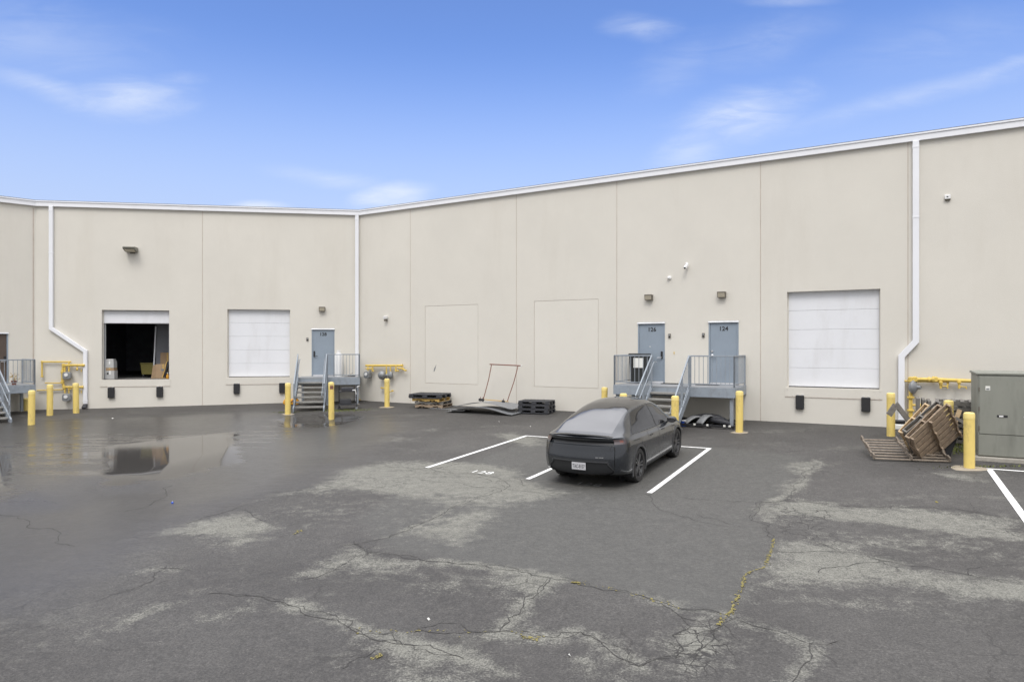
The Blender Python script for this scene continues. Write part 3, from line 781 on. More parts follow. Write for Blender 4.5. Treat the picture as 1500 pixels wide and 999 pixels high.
mb = MB(); mb.prism([(-.16, .14), (.30, .14), (.36, .62), (-.22, .62)], -.3, .3); mb.build('bin_body', M['binyel'], e, bevel=.02)
mb = MB(); mb.box((-.24, -.32, .621), (.38, .32, .66)); mb.build('rim', M['binyel'], e, bevel=.01)
for x in (-.12, .24):
    mb = MB(); mb.lathe([(.05, -.02), (.05, .02)], 14, Matrix.Translation((x, -.2, .055)) @ Matrix.Rotation(R(90), 4, 'X')); mb.build('wheel', M['black'], e)
    mb = MB(); mb.box((x - .015, -.215, .05), (x + .015, -.185, .139)); mb.build('caster_fork', M['galv'], e)

# ------------------------------------------------------------------ downspouts
def downspout(F, pts, label, w=.15, d=.11, outlet=True, tail=True):
    """square white pipe; pts are (s, z) on the wall"""
    e = thing('downspout', label, 'downspout', F.pt(pts[-1][0], pts[-1][1], 0), F.rz, 'white rainwater downspouts')
    s0, z0 = pts[-1]
    L_ = [(s - s0, z - z0) for s, z in pts]
    mb = MB(); n = len(L_)
    # ribbon outline offset in the wall plane
    left = []; right = []
    for i, (x, z) in enumerate(L_):
        def dirn(a, b): v = Vector((b[0] - a[0], b[1] - a[1])); return v.normalized()
        if i == 0: t = dirn(L_[0], L_[1]); k = 1
        elif i == n - 1: t = dirn(L_[-2], L_[-1]); k = 1
        else:
            a = dirn(L_[i-1], L_[i]); b = dirn(L_[i], L_[i+1]); t = (a + b).normalized(); k = 1 / max(.3, t.dot(a))
        nn = Vector((t.y, -t.x)) * w / 2 * k
        left.append((x + nn.x, z + nn.y)); right.append((x - nn.x, z - nn.y))
    y0, y1 = -.012 - d, -.012
    vs = []
    for a, b in zip(left, right): vs += [(a[0], y0, a[1]), (b[0], y0, b[1]), (b[0], y1, b[1]), (a[0], y1, a[1])]
    fs = [(0, 1, 2, 3), (4 * n - 1, 4 * n - 2, 4 * n - 3, 4 * n - 4)]
    for i in range(n - 1):
        for j in range(4): fs.append((4 * i + j, 4 * i + (j + 1) % 4, 4 * i + 4 + (j + 1) % 4, 4 * i + 4 + j))
    mb.add(vs, fs); mb.build('pipe', M['fascia'], e, bevel=.012)
    # joint sleeves
    mb = MB()
    zz = L_[0][1] * .62 + L_[1][1] * .38
    for i, z in ((0, L_[0][1] - .18), (0, zz)):
        x = L_[0][0]
        mb = MB(); mb.box((x - w / 2 - .006, y0 - .006, z - .03), (x + w / 2 + .006, y1 + .006, z + .03)); mb.build('sleeve', M['fascia'], e, bevel=.004)
    mb = MB(); x, z = L_[-1]
    mb.box((x - w / 2 - .008, y0 - .008, z + .10), (x + w / 2 + .008, y1, z + .15)); mb.build('strap', M['fascia'], e)
    if tail:
        mb = MB(); mb.prism([(y1, -.02), (y0, -.02), (y0 - .16, -.13), (y0 - .12, -.20), (y1, -.14)], -w / 2, w / 2, plane='yz'); mb.build('elbow', M['plastic'] if tail == 'dark' else M['fascia'], e, bevel=.01)
    return e
sA = FL.at(76, 400)[0]; sB = FL.at(126, 560)[0]
_, zk1 = FL.at(76, 481); _, zk2 = FL.at(126, 514.5); _, ze = FL.at(126.5, 592)
downspout(FL, [(sA, topL(sA)), (sA, zk1), (sB, zk2), (sB, ze + .02)], 'white downspout with a long diagonal jog beside the open doorway', tail='dark')
zg = 0.
downspout(FL, [(LL - .13, H0 - .02), (LL - .13, .18)], 'straight white downspout in the inside corner by the white tank', w=.16)
sC = FR.at(1341.5, 300)[0]; sD = FR.at(1320.5, 560)[0]; _, zk1 = FR.at(1341.5, 500); _, zk2 = FR.at(1320, 522)
downspout(FR, [(sC, topR(sC)), (sC, zk1), (sD, zk2), (sD, .12)], 'white downspout with a short jog behind the broken pallets', w=.17)
# splash block at the left downspout
x, y = hit(141, 597)
b = thing('splash_block', 'grey concrete splash block by the foot of the jogged downspout', 'splash block', (x, y, gz(x, y)), FL.rz)
mb = MB(); mb.prism([(-.22, -.03), (.28, -.03), (.28, .13), (.2, .17), (-.22, .17)], -.16, .12); mb.build('block', M['conc'], b, bevel=.02)

# ------------------------------------------------------------------ lamps, cameras, readers
def wall_lamp(F, px, py, label, w=.27, h=.2, d=.2, side=0):
    s, z = F.at(px, py)
    e = thing('wall_lamp', label, 'wall lamp', F.pt(s, z, 0), F.rz, 'wall lamps above the entry doors')
    mb = MB(); mb.box((-w/2, -.04, -h/2), (w/2, -.001, h/2)); mb.build('back_plate', M['lamp'], e, bevel=.008)
    mb = MB(); mb.prism([(-.041, h/2), (-d, h/2), (-d, h/2 - .03), (-d + .05, -h/2), (-.041, -h/2)], -w/2, w/2, plane='yz'); mb.build('housing', M['lamp'], e, bevel=.008)
    mb = MB(); mb.add([(-w/2 + .02, -d - .003, h/2 - .045), (w/2 - .02, -d - .003, h/2 - .045), (w/2 - .02, -d + .045, -h/2 + .015), (-w/2 + .02, -d + .045, -h/2 + .015)], [(0, 1, 2, 3)])
    mb.build('lens', M['lens'], e)
    return e
wall_lamp(FL, 472, 453, 'bronze lamp above the door numbered 128')
wall_lamp(FR, 951.5, 436, 'bronze lamp above the door numbered 126')
wall_lamp(FR, 1058, 432, 'bronze lamp above the door numbered 124')
s, z = FL.at(194.5, 367)
e = thing('floodlight', 'large grey-green shoebox floodlight high above the open doorway', 'floodlight', FL.pt(s, z, 0), FL.rz)
mb = MB(); mb.prism([(-.02, .11), (-.46, .11), (-.50, .07), (-.46, -.0), (-.16, -.09), (-.02, -.09)], -.25, .22, plane='yz'); mb.build('housing', mat('flood_housing', (.17, .165, .135), .5), e, bevel=.015)
mb = MB(); mb.add([(-.2, -.44, -.010), (.18, -.44, -.010), (.18, -.18, -.088), (-.2, -.18, -.088)], [(0, 1, 2, 3)]); mb.build('lens', M['lens'], e)
mb = MB(); mb.box((-.1, -.019, -.14), (.1, -.001, .12)); mb.build('mount', M['lamp'], e)
def camera_thing(F, px, py, label, kind):
    s, z = F.at(px, py); e = thing('security_camera', label, 'security camera', F.pt(s, z, 0), F.rz)
    if kind == 'bullet':
        mb = MB(); mb.lathe([(.05, 0), (.05, .03), (.03, .05)], 14, Matrix.Translation((-.02, -.001, .10)) @ Matrix.Rotation(R(90), 4, 'X')); mb.build('base', M['dome'], e, smooth=True)
        mb = MB(); mb.tube([(-.02, -.05, .10), (-.01, -.10, .05)], .022); mb.build('arm', M['dome'], e)
        q = Matrix.Translation((.0, -.15, .01)) @ Matrix.Rotation(R(-15), 4, 'Z') @ Matrix.Rotation(R(35), 4, 'X')
        mb = MB(); mb.box((-.045, -.13, -.045), (.045, .10, .045), q); mb.build('housing', M['dome'], e, bevel=.015)
        mb = MB(); mb.lathe([(.032, 0), (.03, .012)], 14, q @ Matrix.Translation((0, -.131, 0)) @ Matrix.Rotation(R(90), 4, 'X')); mb.build('lens', M['black_gloss'], e)
    elif kind == 'dome':
        mb = MB(); mb.lathe([(.065, 0), (.065, .04), (.055, .05)], 18, Matrix.Translation((0, -.001, 0)) @ Matrix.Rotation(R(90), 4, 'X')); mb.build('base', M['dome'], e, smooth=True)
        mb = MB(); mb.lathe([(.05, 0), (.045, .03), (.03, .05), (.008, .06)], 18, Matrix.Translation((-.02, -.052, -.01)) @ Matrix.Rotation(R(90), 4, 'X')); mb.build('eyeball', M['dome'], e, smooth=True)
    else:
        mb = MB(); mb.box((-.075, -.06, -.065), (.075, -.001, .065)); mb.build('housing', M['dome'], e, bevel=.012)
        mb = MB(); mb.box((-.025, -.066, -.015), (.015, -.0605, .012)); mb.build('sensor_eye', M['black_gloss'], e)
        mb = MB(); mb.prism([(-.001, -.066), (-.075, -.066), (-.05, -.11), (-.001, -.09)], -.07, .07, plane='yz'); mb.build('hood', M['lamp'], e)
camera_thing(FR, 1007, 391, 'white bullet camera high between the two numbered doors', 'bullet')
camera_thing(FR, 981, 407, 'small white round camera below the bullet camera', 'dome')
camera_thing(FR, 1388, 289, 'small white box sensor high on the end of the long wall', 'box')
s, z = FR.at(567, 467)
e = thing('security_light', 'small white angled sensor light above the corner gas meters', 'sensor light', FR.pt(s, z, 0), FR.rz)
mb = MB(); mb.box((-.06, -.03, -.06), (.06, -.001, .10)); mb.build('base', M['dome'], e, bevel=.01)
mb = MB(); mb.prism([(-.031, .13), (-.20, .10), (-.18, -.02), (-.031, .02)], -.07, .07, plane='yz'); mb.build('hood', M['dome'], e, bevel=.01)
mb = MB(); mb.box((-.05, -.16, -.11), (.05, -.031, -.02)); mb.build('sensor', M['lamp'], e, bevel=.01)
rd = None
for F, px, py, lab in ((FR, 981, 492, 'dark keypad reader just right of the door numbered 126'.replace('just right of', 'beside the lock edge of')),
                       (FR, 1030.5, 491, 'dark keypad reader beside the door numbered 124'), (FL, 450.3, 497, 'dark keypad reader beside the door numbered 128')):
    s, z = F.at(px, py)
    if rd is None:
        rd = thing('card_reader', lab, 'card reader', (0, 0, 0), 0, 'keypad readers by the doors'); o = rd
        mb = MB(); mb.box((-.045, -.04, -.075), (.045, -.001, .075)); mb.build('case', M['lamp'], rd, bevel=.01)
        mb = MB(); mb.box((-.03, -.046, .0), (.03, -.0405, .055)); mb.build('keypad', M['meter'], rd)
        mb = MB(); mb.box((-.03, -.044, -.06), (.03, -.0405, -.02)); mb.build('cover', M['black_gloss'], rd)
    else: o = dup(rd, (0, 0, 0), label=lab)
    o.location = F.pt(s, z, 0); o.rotation_euler.z = F.rz
s, z = FR.at(987.5, 517)
e = thing('doorbell', 'tiny brass doorbell on the wall below the keypad by door 126', 'doorbell', FR.pt(s, z, 0), FR.rz)
mb = MB(); mb.box((-.018, -.012, -.04), (.018, -.001, .04)); mb.build('plate', M['gas'], e, bevel=.004)
mb = MB(); mb.lathe([(.008, 0), (.006, .006)], 10, Matrix.Translation((0, -.0125, 0)) @ Matrix.Rotation(R(90), 4, 'X')); mb.build('button', M['dome'], e)

# ------------------------------------------------------------------ bollards
bol = thing('bollard', '', 'bollard', (0, 0, 0), 0, 'yellow bollards')
mb = MB(); mb.lathe([(.108, -.3), (.108, 1.10)], 28); mb.build('pipe', M['yellow'], bol, smooth=True)
mb = MB(); mb.lathe([(.112, 1.101), (.112, 1.19), (.104, 1.225), (.08, 1.24), (.02, 1.247)], 28); mb.build('sleeve_cap', mat('bollard_cap', (.80, .64, .23), .5, var=.05), bol, smooth=True)
def bollard(px, py, label, first=False, pad=None, top=None):
    x, y = hit(px, py); o = bol if first else dup(bol, (0, 0, 0))
    o.location = (x, y, gz(x, y)); o['label'] = label; o.rotation_euler = (R(random.uniform(-.8, .8)), R(random.uniform(-.8, .8)), random.uniform(0, 6))
    if top:
        z = EYE - (top - 508) / 1000 * y; o.scale.z = (z - gz(x, y)) / 1.247
    if pad:
        mb = MB(); n = 14; r = pad * .62
        vs = [(x + r * 1.3 * (1 + .15 * random.uniform(-1, 1)) * math.cos(6.283 * i / n), y + r * (1 + .2 * random.uniform(-1, 1)) * math.sin(6.283 * i / n)) for i in range(n)]
        mb.add([(a, b, gz(a, b) + .004) for a, b in vs] + [(a * .5 + x * .5, b * .5 + y * .5, gz(a, b) + .022) for a, b in vs], [tuple(range(n, 2 * n))] + [(i, (i + 1) % n, n + (i + 1) % n, n + i) for i in range(n)])
        tag(mb.build('concrete_collar', M['concyel']), kind='structure')
    return o
bollard(46, 622, 'yellow bollard at the foot of the corner stairs, taller-looking of the overlapping two', True, top=571.5)
bollard(39, 601.5, 'yellow bollard mostly hidden behind another by the corner stairs', top=583)
bollard(73, 608.5, 'yellow bollard before the gas pipes, nearer the corner stairs', top=563)
bollard(111.5, 605, 'yellow bollard before the gas pipes, nearer the jogged downspout', top=561)
b421 = bollard(421.5, 607, 'yellow bollard beside the open-tread stairs on the white loading door side', pad=.3, top=561)
b485 = bollard(485.5, 614, 'yellow bollard with a red and black sticker before the door 128 stairs', top=559.5)
bollard(567, 596.5, 'yellow bollard standing before the corner gas meters', pad=.42, top=554.5)
bollard(885, 612, 'yellow bollard behind the grey car, leftmost one rising above its roof', top=567)
bollard(914, 632, 'yellow bollard almost hidden by the car roof', top=576)
bollard(988.5, 639, 'yellow bollard at the side of the long landing stairs, over the car bonnet', top=579.5)
bollard(1083, 633.5, 'yellow bollard at the outer corner leg of the long landing', pad=.34, top=572.5)
bollard(1305, 638.5, 'yellow bollard between the large white door and the broken pallets', top=575)
bollard(1390, 656, 'yellow bollard rising behind the tilted pallet stack', top=586)
bollard(1420, 686, 'yellow bollard before the electrical cabinet', pad=.5, top=603.5)
# sticker on one bollard
mb = MB(); vs = []
for i in range(7):
    a = R(-110 + i * 11); vs += [(.1125 * math.cos(a), .1125 * math.sin(a), 1.0 + .02 * (i % 2)), (.1125 * math.cos(a), .1125 * math.sin(a), 1.17 - .03 * (i % 3))]
mb.add(vs, [(2 * i, 2 * i + 2, 2 * i + 3, 2 * i + 1) for i in range(6)]); st = mb.build('sticker', M['rust'], b485); b485.rotation_euler.z = R(12)

# ------------------------------------------------------------------ gas pipes
def gas_rig(F, label, pipes, meters, flanges=(), valves=()):
    """pipes: list of (list of px points, radius, out); meters: (px, py, size, kind)"""
    s0, z0 = F.at(*pipes[0][0][0]); e = thing('gas_meter_rig', label, 'gas meter', F.pt(s0, 0, 0), F.rz, 'gas meter pipework on the walls')
    def loc(p, out): s, z = F.at(p[0], p[1], out); return (s - s0, -out, z)
    for pts, r, out in pipes:
        mb = MB(); P = [loc(p, out) for p in pts]; mb.tube(P, r, 10)
        for p in P[1:-1]: mb.lathe([(r * .6, -r * 1.5), (r * 1.45, -r), (r * 1.45, r), (r * .6, r * 1.5)], 10, Matrix.Translation(p))
        mb.build('pipe', M['gas'], e, smooth=True)
    for p, r, out, ax in flanges:
        mb = MB(); q = Matrix.Translation(loc(p, out)) @ (Matrix.Rotation(R(90), 4, 'Y') if ax == 'x' else Matrix.Rotation(R(90), 4, 'X') if ax == 'y' else Matrix())
        mb.lathe([(r, -.03), (r * 1.1, -.02), (r * 1.1, .02), (r, .03)], 12, q); mb.build('fitting', M['gas'], e, smooth=True)
    for p, ax in valves:
        mb = MB(); c = Vector(loc(p, .16)); mb.lathe([(.03, -.05), (.045, -.02), (.045, .02), (.03, .05)], 10, Matrix.Translation(c)); mb.box((-.012, -.09, -.01), (.06, -.05, .01), Matrix.Translation(c)); mb.build('valve', M['gas'], e)
    for px, py, sz, kind in meters:
        c = Vector(loc((px, py), .2))
        if kind == 'box':
            mb = MB(); q = Matrix.Translation(c)
            mb.prism([(-sz * .5, -sz * .35), (-sz * .35, -sz * .5), (sz * .35, -sz * .5), (sz * .5, -sz * .35), (sz * .5, sz * .3), (sz * .3, sz * .5), (-sz * .3, sz * .5), (-sz * .5, sz * .3)], -sz * .35, sz * .35, q)
            m_ = mb.build('meter', M['meter'], e, bevel=.02)
            mb = MB(); mb.lathe([(sz * .24, 0), (sz * .24, .03)], 16, q @ Matrix.Translation((0, -sz * .352, sz * .1)) @ Matrix.Rotation(R(90), 4, 'X')); mb.build('dial', M['dome'], m_)
        else:
            q = Matrix.Translation(c) @ Matrix.Rotation(R(90), 4, 'X') @ Matrix.Rotation(R({'disc': 35, 'side': 70}.get(kind, -30)), 4, 'Y')
            mb = MB(); mb.lathe([(.02, -.10), (sz * .35, -.09), (sz * .5, -.02), (sz * .54, 0), (sz * .5, .03), (sz * .3, .08), (sz * .14, .11), (sz * .14, .2)], 20, q); mb.build('regulator', M['meter'], e, smooth=True)
    return e
gas_rig(FL, 'yellow gas pipes with two grey meters stacked between the corner and the jogged downspout',
    [([(124, 601 - 66), (93, 535), (91.5, 545), (91.5, 560), (94, 567), (121, 567)], .048, .14),
     ([(61.5, 551), (61.5, 530), (104, 530)], .032, .10),
     ([(101, 530), (101, 545)], .030, .14), ([(95, 536), (95, 547)], .030, .14), ([(113, 536), (113, 542)], .022, .14), ([(119, 541), (119, 545)], .016, .14),
     ([(66, 561), (91, 561)], .024, .10), ([(54, 572), (96, 570.5)], .024, .08),
     ([(95, 567), (95, 576)], .030, .14), ([(101, 576), (101, 570), (105, 569.5)], .026, .14), ([(119, 572), (119, 576)], .016, .14)],
    [(98.5, 550, .30, 'box'), (98, 582, .30, 'box')],
    [((61.5, 551.5), .045, .10, 'z'), ((121, 535), .055, .14, 'x'), ((121, 567), .055, .14, 'x')], [((113, 541), 'z')])
gas_rig(FR, 'yellow gas manifold with three grey meters beside the inside corner',
    [([(536, 535.5), (589, 535.5)], .05, .16), ([(536, 540), (545, 540), (547, 544)], .032, .2),
     ([(539, 536), (539, 543)], .03, .2), ([(546, 536), (546, 542)], .034, .2), ([(566, 535), (566, 549)], .032, .22), ([(572, 536), (572, 548)], .03, .2), ([(580, 536), (580, 543), (584, 543)], .034, .2),
     ([(583, 539), (590, 540), (594, 543)], .034, .2), ([(566, 555), (566, 575), (574, 573)], .024, .14), ([(559, 568.5), (566, 568.5)], .03, .14)],
    [(538.5, 549, .30, 'box'), (560, 549.5, .36, 'disc'), (571.5, 549.5, .34, 'disc2')],
    [((559, 568), .05, .14, 'z'), ((575, 572.5), .04, .14, 'x'), ((589, 535.5), .06, .16, 'x'), ((594, 542.5), .05, .2, 'z')], [((546, 543), 'z'), ((580, 542), 'z')])
gas_rig(FR, 'yellow gas pipe run with round grey regulator behind the broken pallets',
    [([(1334, 622), (1334, 556), (1340, 555.5), (1370, 555.8), (1430, 558.5)], .055, .16), ([(1325, 558), (1334, 558.5), (1388, 559), (1388.5, 564)], .03, .12),
     ([(1378, 557), (1378, 569)], .030, .2), ([(1388, 562), (1388, 569)], .022, .2), ([(1379, 566), (1388, 566)], .018, .2), ([(1405, 558), (1405, 569)], .032, .2), ([(1405, 566), (1415, 567), (1415.5, 570)], .016, .2),
     ([(1334, 593), (1347, 594)], .034, .16)],
    [(1338, 567, .40, 'side')],
    [((1334, 582), .09, .16, 'z'), ((1334, 601), .09, .16, 'z'), ((1367, 556), .085, .16, 'x'), ((1361, 556), .07, .16, 'x'), ((1348, 594), .05, .16, 'x'), ((1378, 560), .05, .2, 'z'), ((1405, 560), .05, .2, 'z')], [((1378, 563), 'z')])
# electrical conduit stub by corner landing
# ------------------------------------------------------------------ stair landings
def railing(e, P0_, P1_, h, name='railing', bal=True, spacing=.13, base=.06):
    """post-and-baluster guard between two deck points (local coords)"""
    P0_ = Vector(P0_); P1_ = Vector(P1_); d = P1_ - P0_; L_ = Vector((d.x, d.y, 0)).length
    t = thing(name, None, None); t.parent = e
    mb = MB(); mb.bar(P0_ + Vector((0, 0, h)), P1_ + Vector((0, 0, h)), .042); mb.build('top_rail', M['rail'], t, bevel=.006)
    mb = MB(); mb.bar(P0_ + Vector((0, 0, base + .04)), P1_ + Vector((0, 0, base + .04)), .03); mb.build('bottom_rail', M['rail'], t)
    for p in (P0_, P1_):
        mb = MB(); mb.box((p.x - .024, p.y - .024, p.z - .0), (p.x + .024, p.y + .024, p.z + h)); mb.build('post', M['rail'], t, bevel=.005)
    n = int(L_ / spacing)
    for i in range(1, n):
        p = P0_.lerp(P1_, i / n)
        mb = MB(); mb.box((p.x - .008, p.y - .008, p.z + base + .04), (p.x + .008, p.y + .008, p.z + h - .02)); mb.build('baluster', M['rail'], t)
    return t
def landing(F, s0, s1, depth, zd, st0, st1, nst, label, rails, gdrop, legs, first_rise=.18, run=.275, hr_ext=True):
    """local frame: x along wall from s0, y negative outwards, z = 0 at the deck top"""
    e = thing('stair_landing', label, 'stair landing', F.pt(s0, zd, 0), F.rz, 'steel stair landings at the doors')
    w = s1 - s0; a = st0 - s0; b = st1 - s0
    mb = MB(); mb.box((0, -depth, -.045), (w, -.01, 0)); mb.build('deck', M['deck'], e, bevel=.006)
    mb = MB(); f = .30
    for x_0, x_1 in ((0, a), (b, w)):
        if x_1 - x_0 > .05: mb.box((x_0, -depth - .012, -f), (x_1, -depth + .03, -.003))
    mb.box((a, -depth - .002, -f), (b, -depth + .03, -.05))
    mb.box((-.012, -depth + .032, -f), (.03, -.012, -.003)); mb.box((w - .03, -depth + .032, -f), (w + .012, -.012, -.003))
    mb.build('edge_channel', M['rail'], e, bevel=.006)
    # lower flange catching light
    mb = MB(); mb.box((0, -depth - .04, -f - .014), (w, -depth + .06, -f - .002)); mb.build('channel_flange', M['rail'], e)
    for x, y in legs:
        P = F.pt(s0 + x, 0, -y); zg = gz(P.x, P.y) - zd
        mb = MB(); mb.box((x - .05, y - .05, zg - .05), (x + .05, y + .05, -f - .016)); mb.build('leg', M['rail'], e, bevel=.006)
        mb = MB(); mb.box((x - .1, y - .1, zg - .02), (x + .1, y + .1, zg + .012)); mb.build('foot_plate', M['concyel'], e)
    # treads and stringers
    rise = gdrop / nst
    for i in range(1, nst):
        y0 = -depth - (i - 1) * run - .005; z = -i * rise
        mb = MB(); mb.box((a + .03, y0 - run - .02, z - .035), (b - .03, y0 - .0, z)); mb.box((a + .03, y0 - run - .024, z - .06), (b - .03, y0 - run - .004, z - .002)); mb.build('tread', M['tread'], e, bevel=.005)
    yb = -depth - (nst - 1) * run - .12; zb = -gdrop
    for x in (a, b):
        mb = MB(); mb.prism([(-depth - .014, -.02), (-depth - .014, -.30), (yb + .10, zb - .02), (yb - .12, zb - .02), (yb - .12, zb + .13)], x - .028, x + .028, plane='yz'); mb.build('stringer', M['rail'], e, bevel=.005)
    # stair handrails
    for k, x in enumerate((a, b)):
        t = thing('handrail', None, None); t.parent = e
        top = Vector((x, -depth - .03, 1.0)); bot = Vector((x, yb - .02, zb + 1.0))
        mb = MB(); mb.bar(top, top.lerp(bot, .93), .045); mb.build('top_rail', M['rail'], t, bevel=.006)
        mb = MB(); sgn = 1 if k == 0 else -1
        o_ = Vector((sgn * .07, 0, -.22)); A_ = top + o_; B_ = bot + o_
        ext = A_ + Vector((0, .30, 0)) if hr_ext else A_
        pts = [ext, A_, B_, B_ + Vector((0, -.10, -.03)), B_ + Vector((0, -.14, -.14)), B_ + Vector((0, -.09, -.25)), B_ + Vector((0, .02, -.27))]
        mb.tube(pts, .019, 8); mb.build('grab_bar', M['rail'], t, smooth=True)
        for f_ in (.02, .5, .95):
            p = top.lerp(bot, f_); q = Vector((x, p.y, p.z - 1.0 - .02)); mb = MB(); mb.box((x - .021, p.y - .021, q.z), (x + .021, p.y + .021, p.z)); mb.build('post', M['rail'], t)
        n = int((top - bot).length / .15)
        for i in range(1, n):
            p = top.lerp(bot, i / n)
            if abs(i / n - .5) < .03: continue
            mb = MB(); mb.box((x - .007, p.y - .007, p.z - .92), (x + .007, p.y + .007, p.z - .02)); mb.build('baluster', M['rail'], t)
        mb = MB(); mb.bar(top + Vector((0, 0, -.92)), bot + Vector((0, .08, -.92)), .025); mb.build('bottom_rail', M['rail'], t)
    for (p, q) in rails: railing(e, p, q, .99)
    return e
# long landing
sL, sR = 12.88, 16.88; D = 1.85; P = FR.pt(14.85, 0, D + 1.9)
land = landing(FR, sL, sR, D, 1.165, 14.23, 15.46, 7, 'blue-grey steel landing serving the doors numbered 124 and 126', [
    ((.03, -D + .03, 0), (14.23 - sL - .03, -D + .03, 0)), ((.03, -D + .03, 0), (.03, -.05, 0)),
    ((15.46 - sL + .03, -D + .03, 0), (4.0 - .03, -D + .03, 0)), ((4.0 - .03, -D + .03, 0), (4.0 - .03, -.05, 0))], 1.165 - gz(P.x, P.y),
    [(.12, -D + .10), (3.88, -D + .10), (3.88, -.14), (.12, -.14)])
# landing at door 128
s0 = FL.at(437, 555)[0]; D2 = 1.5; s1 = LL + .02; st1 = FL.at(478.5, 555, D2)[0]; st0 = FL.at(436.5, 555, D2)[0]
P = FL.pt((st0 + st1) / 2, 0, D2 + 1.6)
land2 = landing(FL, st0 - .03, s1, D2, 1.13, st0, st1, 7, 'steel landing with open stairs serving the door numbered 128', [
    ((st1 - st0 + .06, -D2 + .03, 0), (s1 - st0, -D2 + .03, 0)), ((s1 - st0, -D2 + .03, 0), (s1 - st0, -.35, 0))], 1.13 - gz(P.x, P.y),
    [(s1 - st0 - .08, -D2 + .10), (.1, -.15), (st1 - st0 + .05, -D2 + .1)], run=.262)
# corner landing on the far wall
D3 = 1.5; zd3 = .95; sR3 = -.45; st1 = -1.80; st0 = -3.0
P = FT.pt((st0 + st1) / 2, 0, D3 + 1.75)
land3 = landing(FT, -4.2, sR3, D3, zd3, st0, st1, 7, 'steel landing with stairs cut off by the photo edge in the far corner', [
    ((st1 + 4.2 + .03, -D3 + .03, 0), (-.45 + 4.2 - .03, -D3 + .03, 0)), ((-.45 + 4.2 - .03, -D3 + .03, 0), (-.45 + 4.2 - .03, -.05, 0)), ((.03, -D3 + .03, 0), (1.17, -D3 + .03, 0))],
    zd3 - gz(P.x, P.y), [(3.65, -D3 + .10), (.1, -D3 + .1), (3.65, -.2), (1.3, -D3 + .1), (2.5, -D3 + .1)])

# things on the landings
def on(F, s, out, z): return F.pt(s, z, out)
s, _ = FR.at(938, 540, .45)
e = thing('wheelie_bin', 'dark wheeled bin with a white notice on its front, beside door 126', 'bin', on(FR, s, .5, 1.168), FR.rz)
mb = MB(); mb.prism([(-.22, .06), (.20, .06), (.27, .92), (-.28, .92)], -.26, .26); mb.build('bin_body', M['bin'], e, bevel=.02)
mb = MB(); mb.prism([(-.30, .921), (.29, .921), (.28, .98), (-.28, .99)], -.29, .28); mb.build('lid', M['bin'], e, bevel=.015)
mb = MB(); mb.box((-.12, -.276, .52), (.20, -.266, .84)); mb.build('notice', M['paper'], e); e.scale = (1.12, 1.05, 1.06)
for x in (-.17, .15):
    mb = MB(); mb.lathe([(.07, -.025), (.075, 0), (.07, .025)], 16, Matrix.Translation((x, .2, .076)) @ Matrix.Rotation(R(90), 4, 'X')); mb.build('wheel', M['black'], e)
for px, py, w, d, lab in ((985, 561, .7, .35, 'dark rubber doormat before door 126'), (1038, 563, .75, .5, 'frayed dark doormat before door 124')):
    s, _ = FR.at(px, 562, .4)
    mb = MB(); n = 10
    mb.prism([(-w / 2, -d / 2), (w / 2, -d / 2), (w / 2, d / 2), (-w / 2, d / 2)], 0, .014, plane='xy')
    for i in range(n): mb.box((-w / 2 + .02 + i * (w - .04) / n, -d / 2 + .02, .0141), (-w / 2 + .02 + (i + .55) * (w - .04) / n, d / 2 - .02, .02))
    o = mb.build('doormat', M['mat_'], loc=on(FR, s, .45, 1.168), rz=FR.rz); tag(o, lab, 'doormat')
s, _ = FL.at(496, 540, .4)
e = thing('gas_cylinder', 'tall white gas cylinder standing on the landing by door 128', 'gas cylinder', on(FL, s, .40, 1.133), FL.rz)
mb = MB(); mb.lathe([(.15, .06), (.17, .10), (.175, .14), (.175, .90), (.16, .97), (.12, 1.02), (.06, 1.05), (.03, 1.055)], 28); mb.build('tank', M['dome'], e, smooth=True)
mb = MB(); mb.lathe([(.16, .0), (.16, .058), (.15, .059)], 28); mb.build('foot_ring', M['dome'], e, smooth=True)
mb = MB()
for k in range(10):
    a0 = R(30 + k * 12); 
    a1 = R(30 + (k + 1) * 12)
for c in (0, 180):
    vs = []
    for k in range(9):
        a = R(c + 35 + k * 14); vs += [(.095 * math.cos(a), .095 * math.sin(a), 1.03), (.095 * math.cos(a), .095 * math.sin(a), 1.17)]
    mb.add(vs, [(2 * k, 2 * k + 2, 2 * k + 3, 2 * k + 1) for k in range(8)])
mb.build('collar', M['dome'], e, smooth=True)
mb = MB(); mb.lathe([(.02, 1.056), (.02, 1.10), (.03, 1.11), (.03, 1.14)], 10); mb.build('valve', M['galv'], e)
s, _ = FL.at(513, 552, .6)
e = thing('cardboard_scrap', 'dark flattened scrap lying on the landing behind the white cylinder', 'scrap', on(FL, s, .75, 1.134), FL.rz)
mb = MB(); mb.add([(-.25, -.1, .005), (.2, -.12, .01), (.26, .12, .07), (-.2, .1, .015), (-.25, -.1, -.0), (.2, -.12, .0), (.26, .12, .06), (-.2, .1, .005)], [(0, 1, 2, 3), (7, 6, 5, 4), (0, 4, 5, 1), (1, 5, 6, 2), (2, 6, 7, 3), (3, 7, 4, 0)]); mb.build('sheet', M['plastic'], e)
mb = MB(); mb.tube([(-.1, .05, .015), (.05, .08, .12), (.12, .1, .16)], .01); mb.build('stick', M['wood'], e)
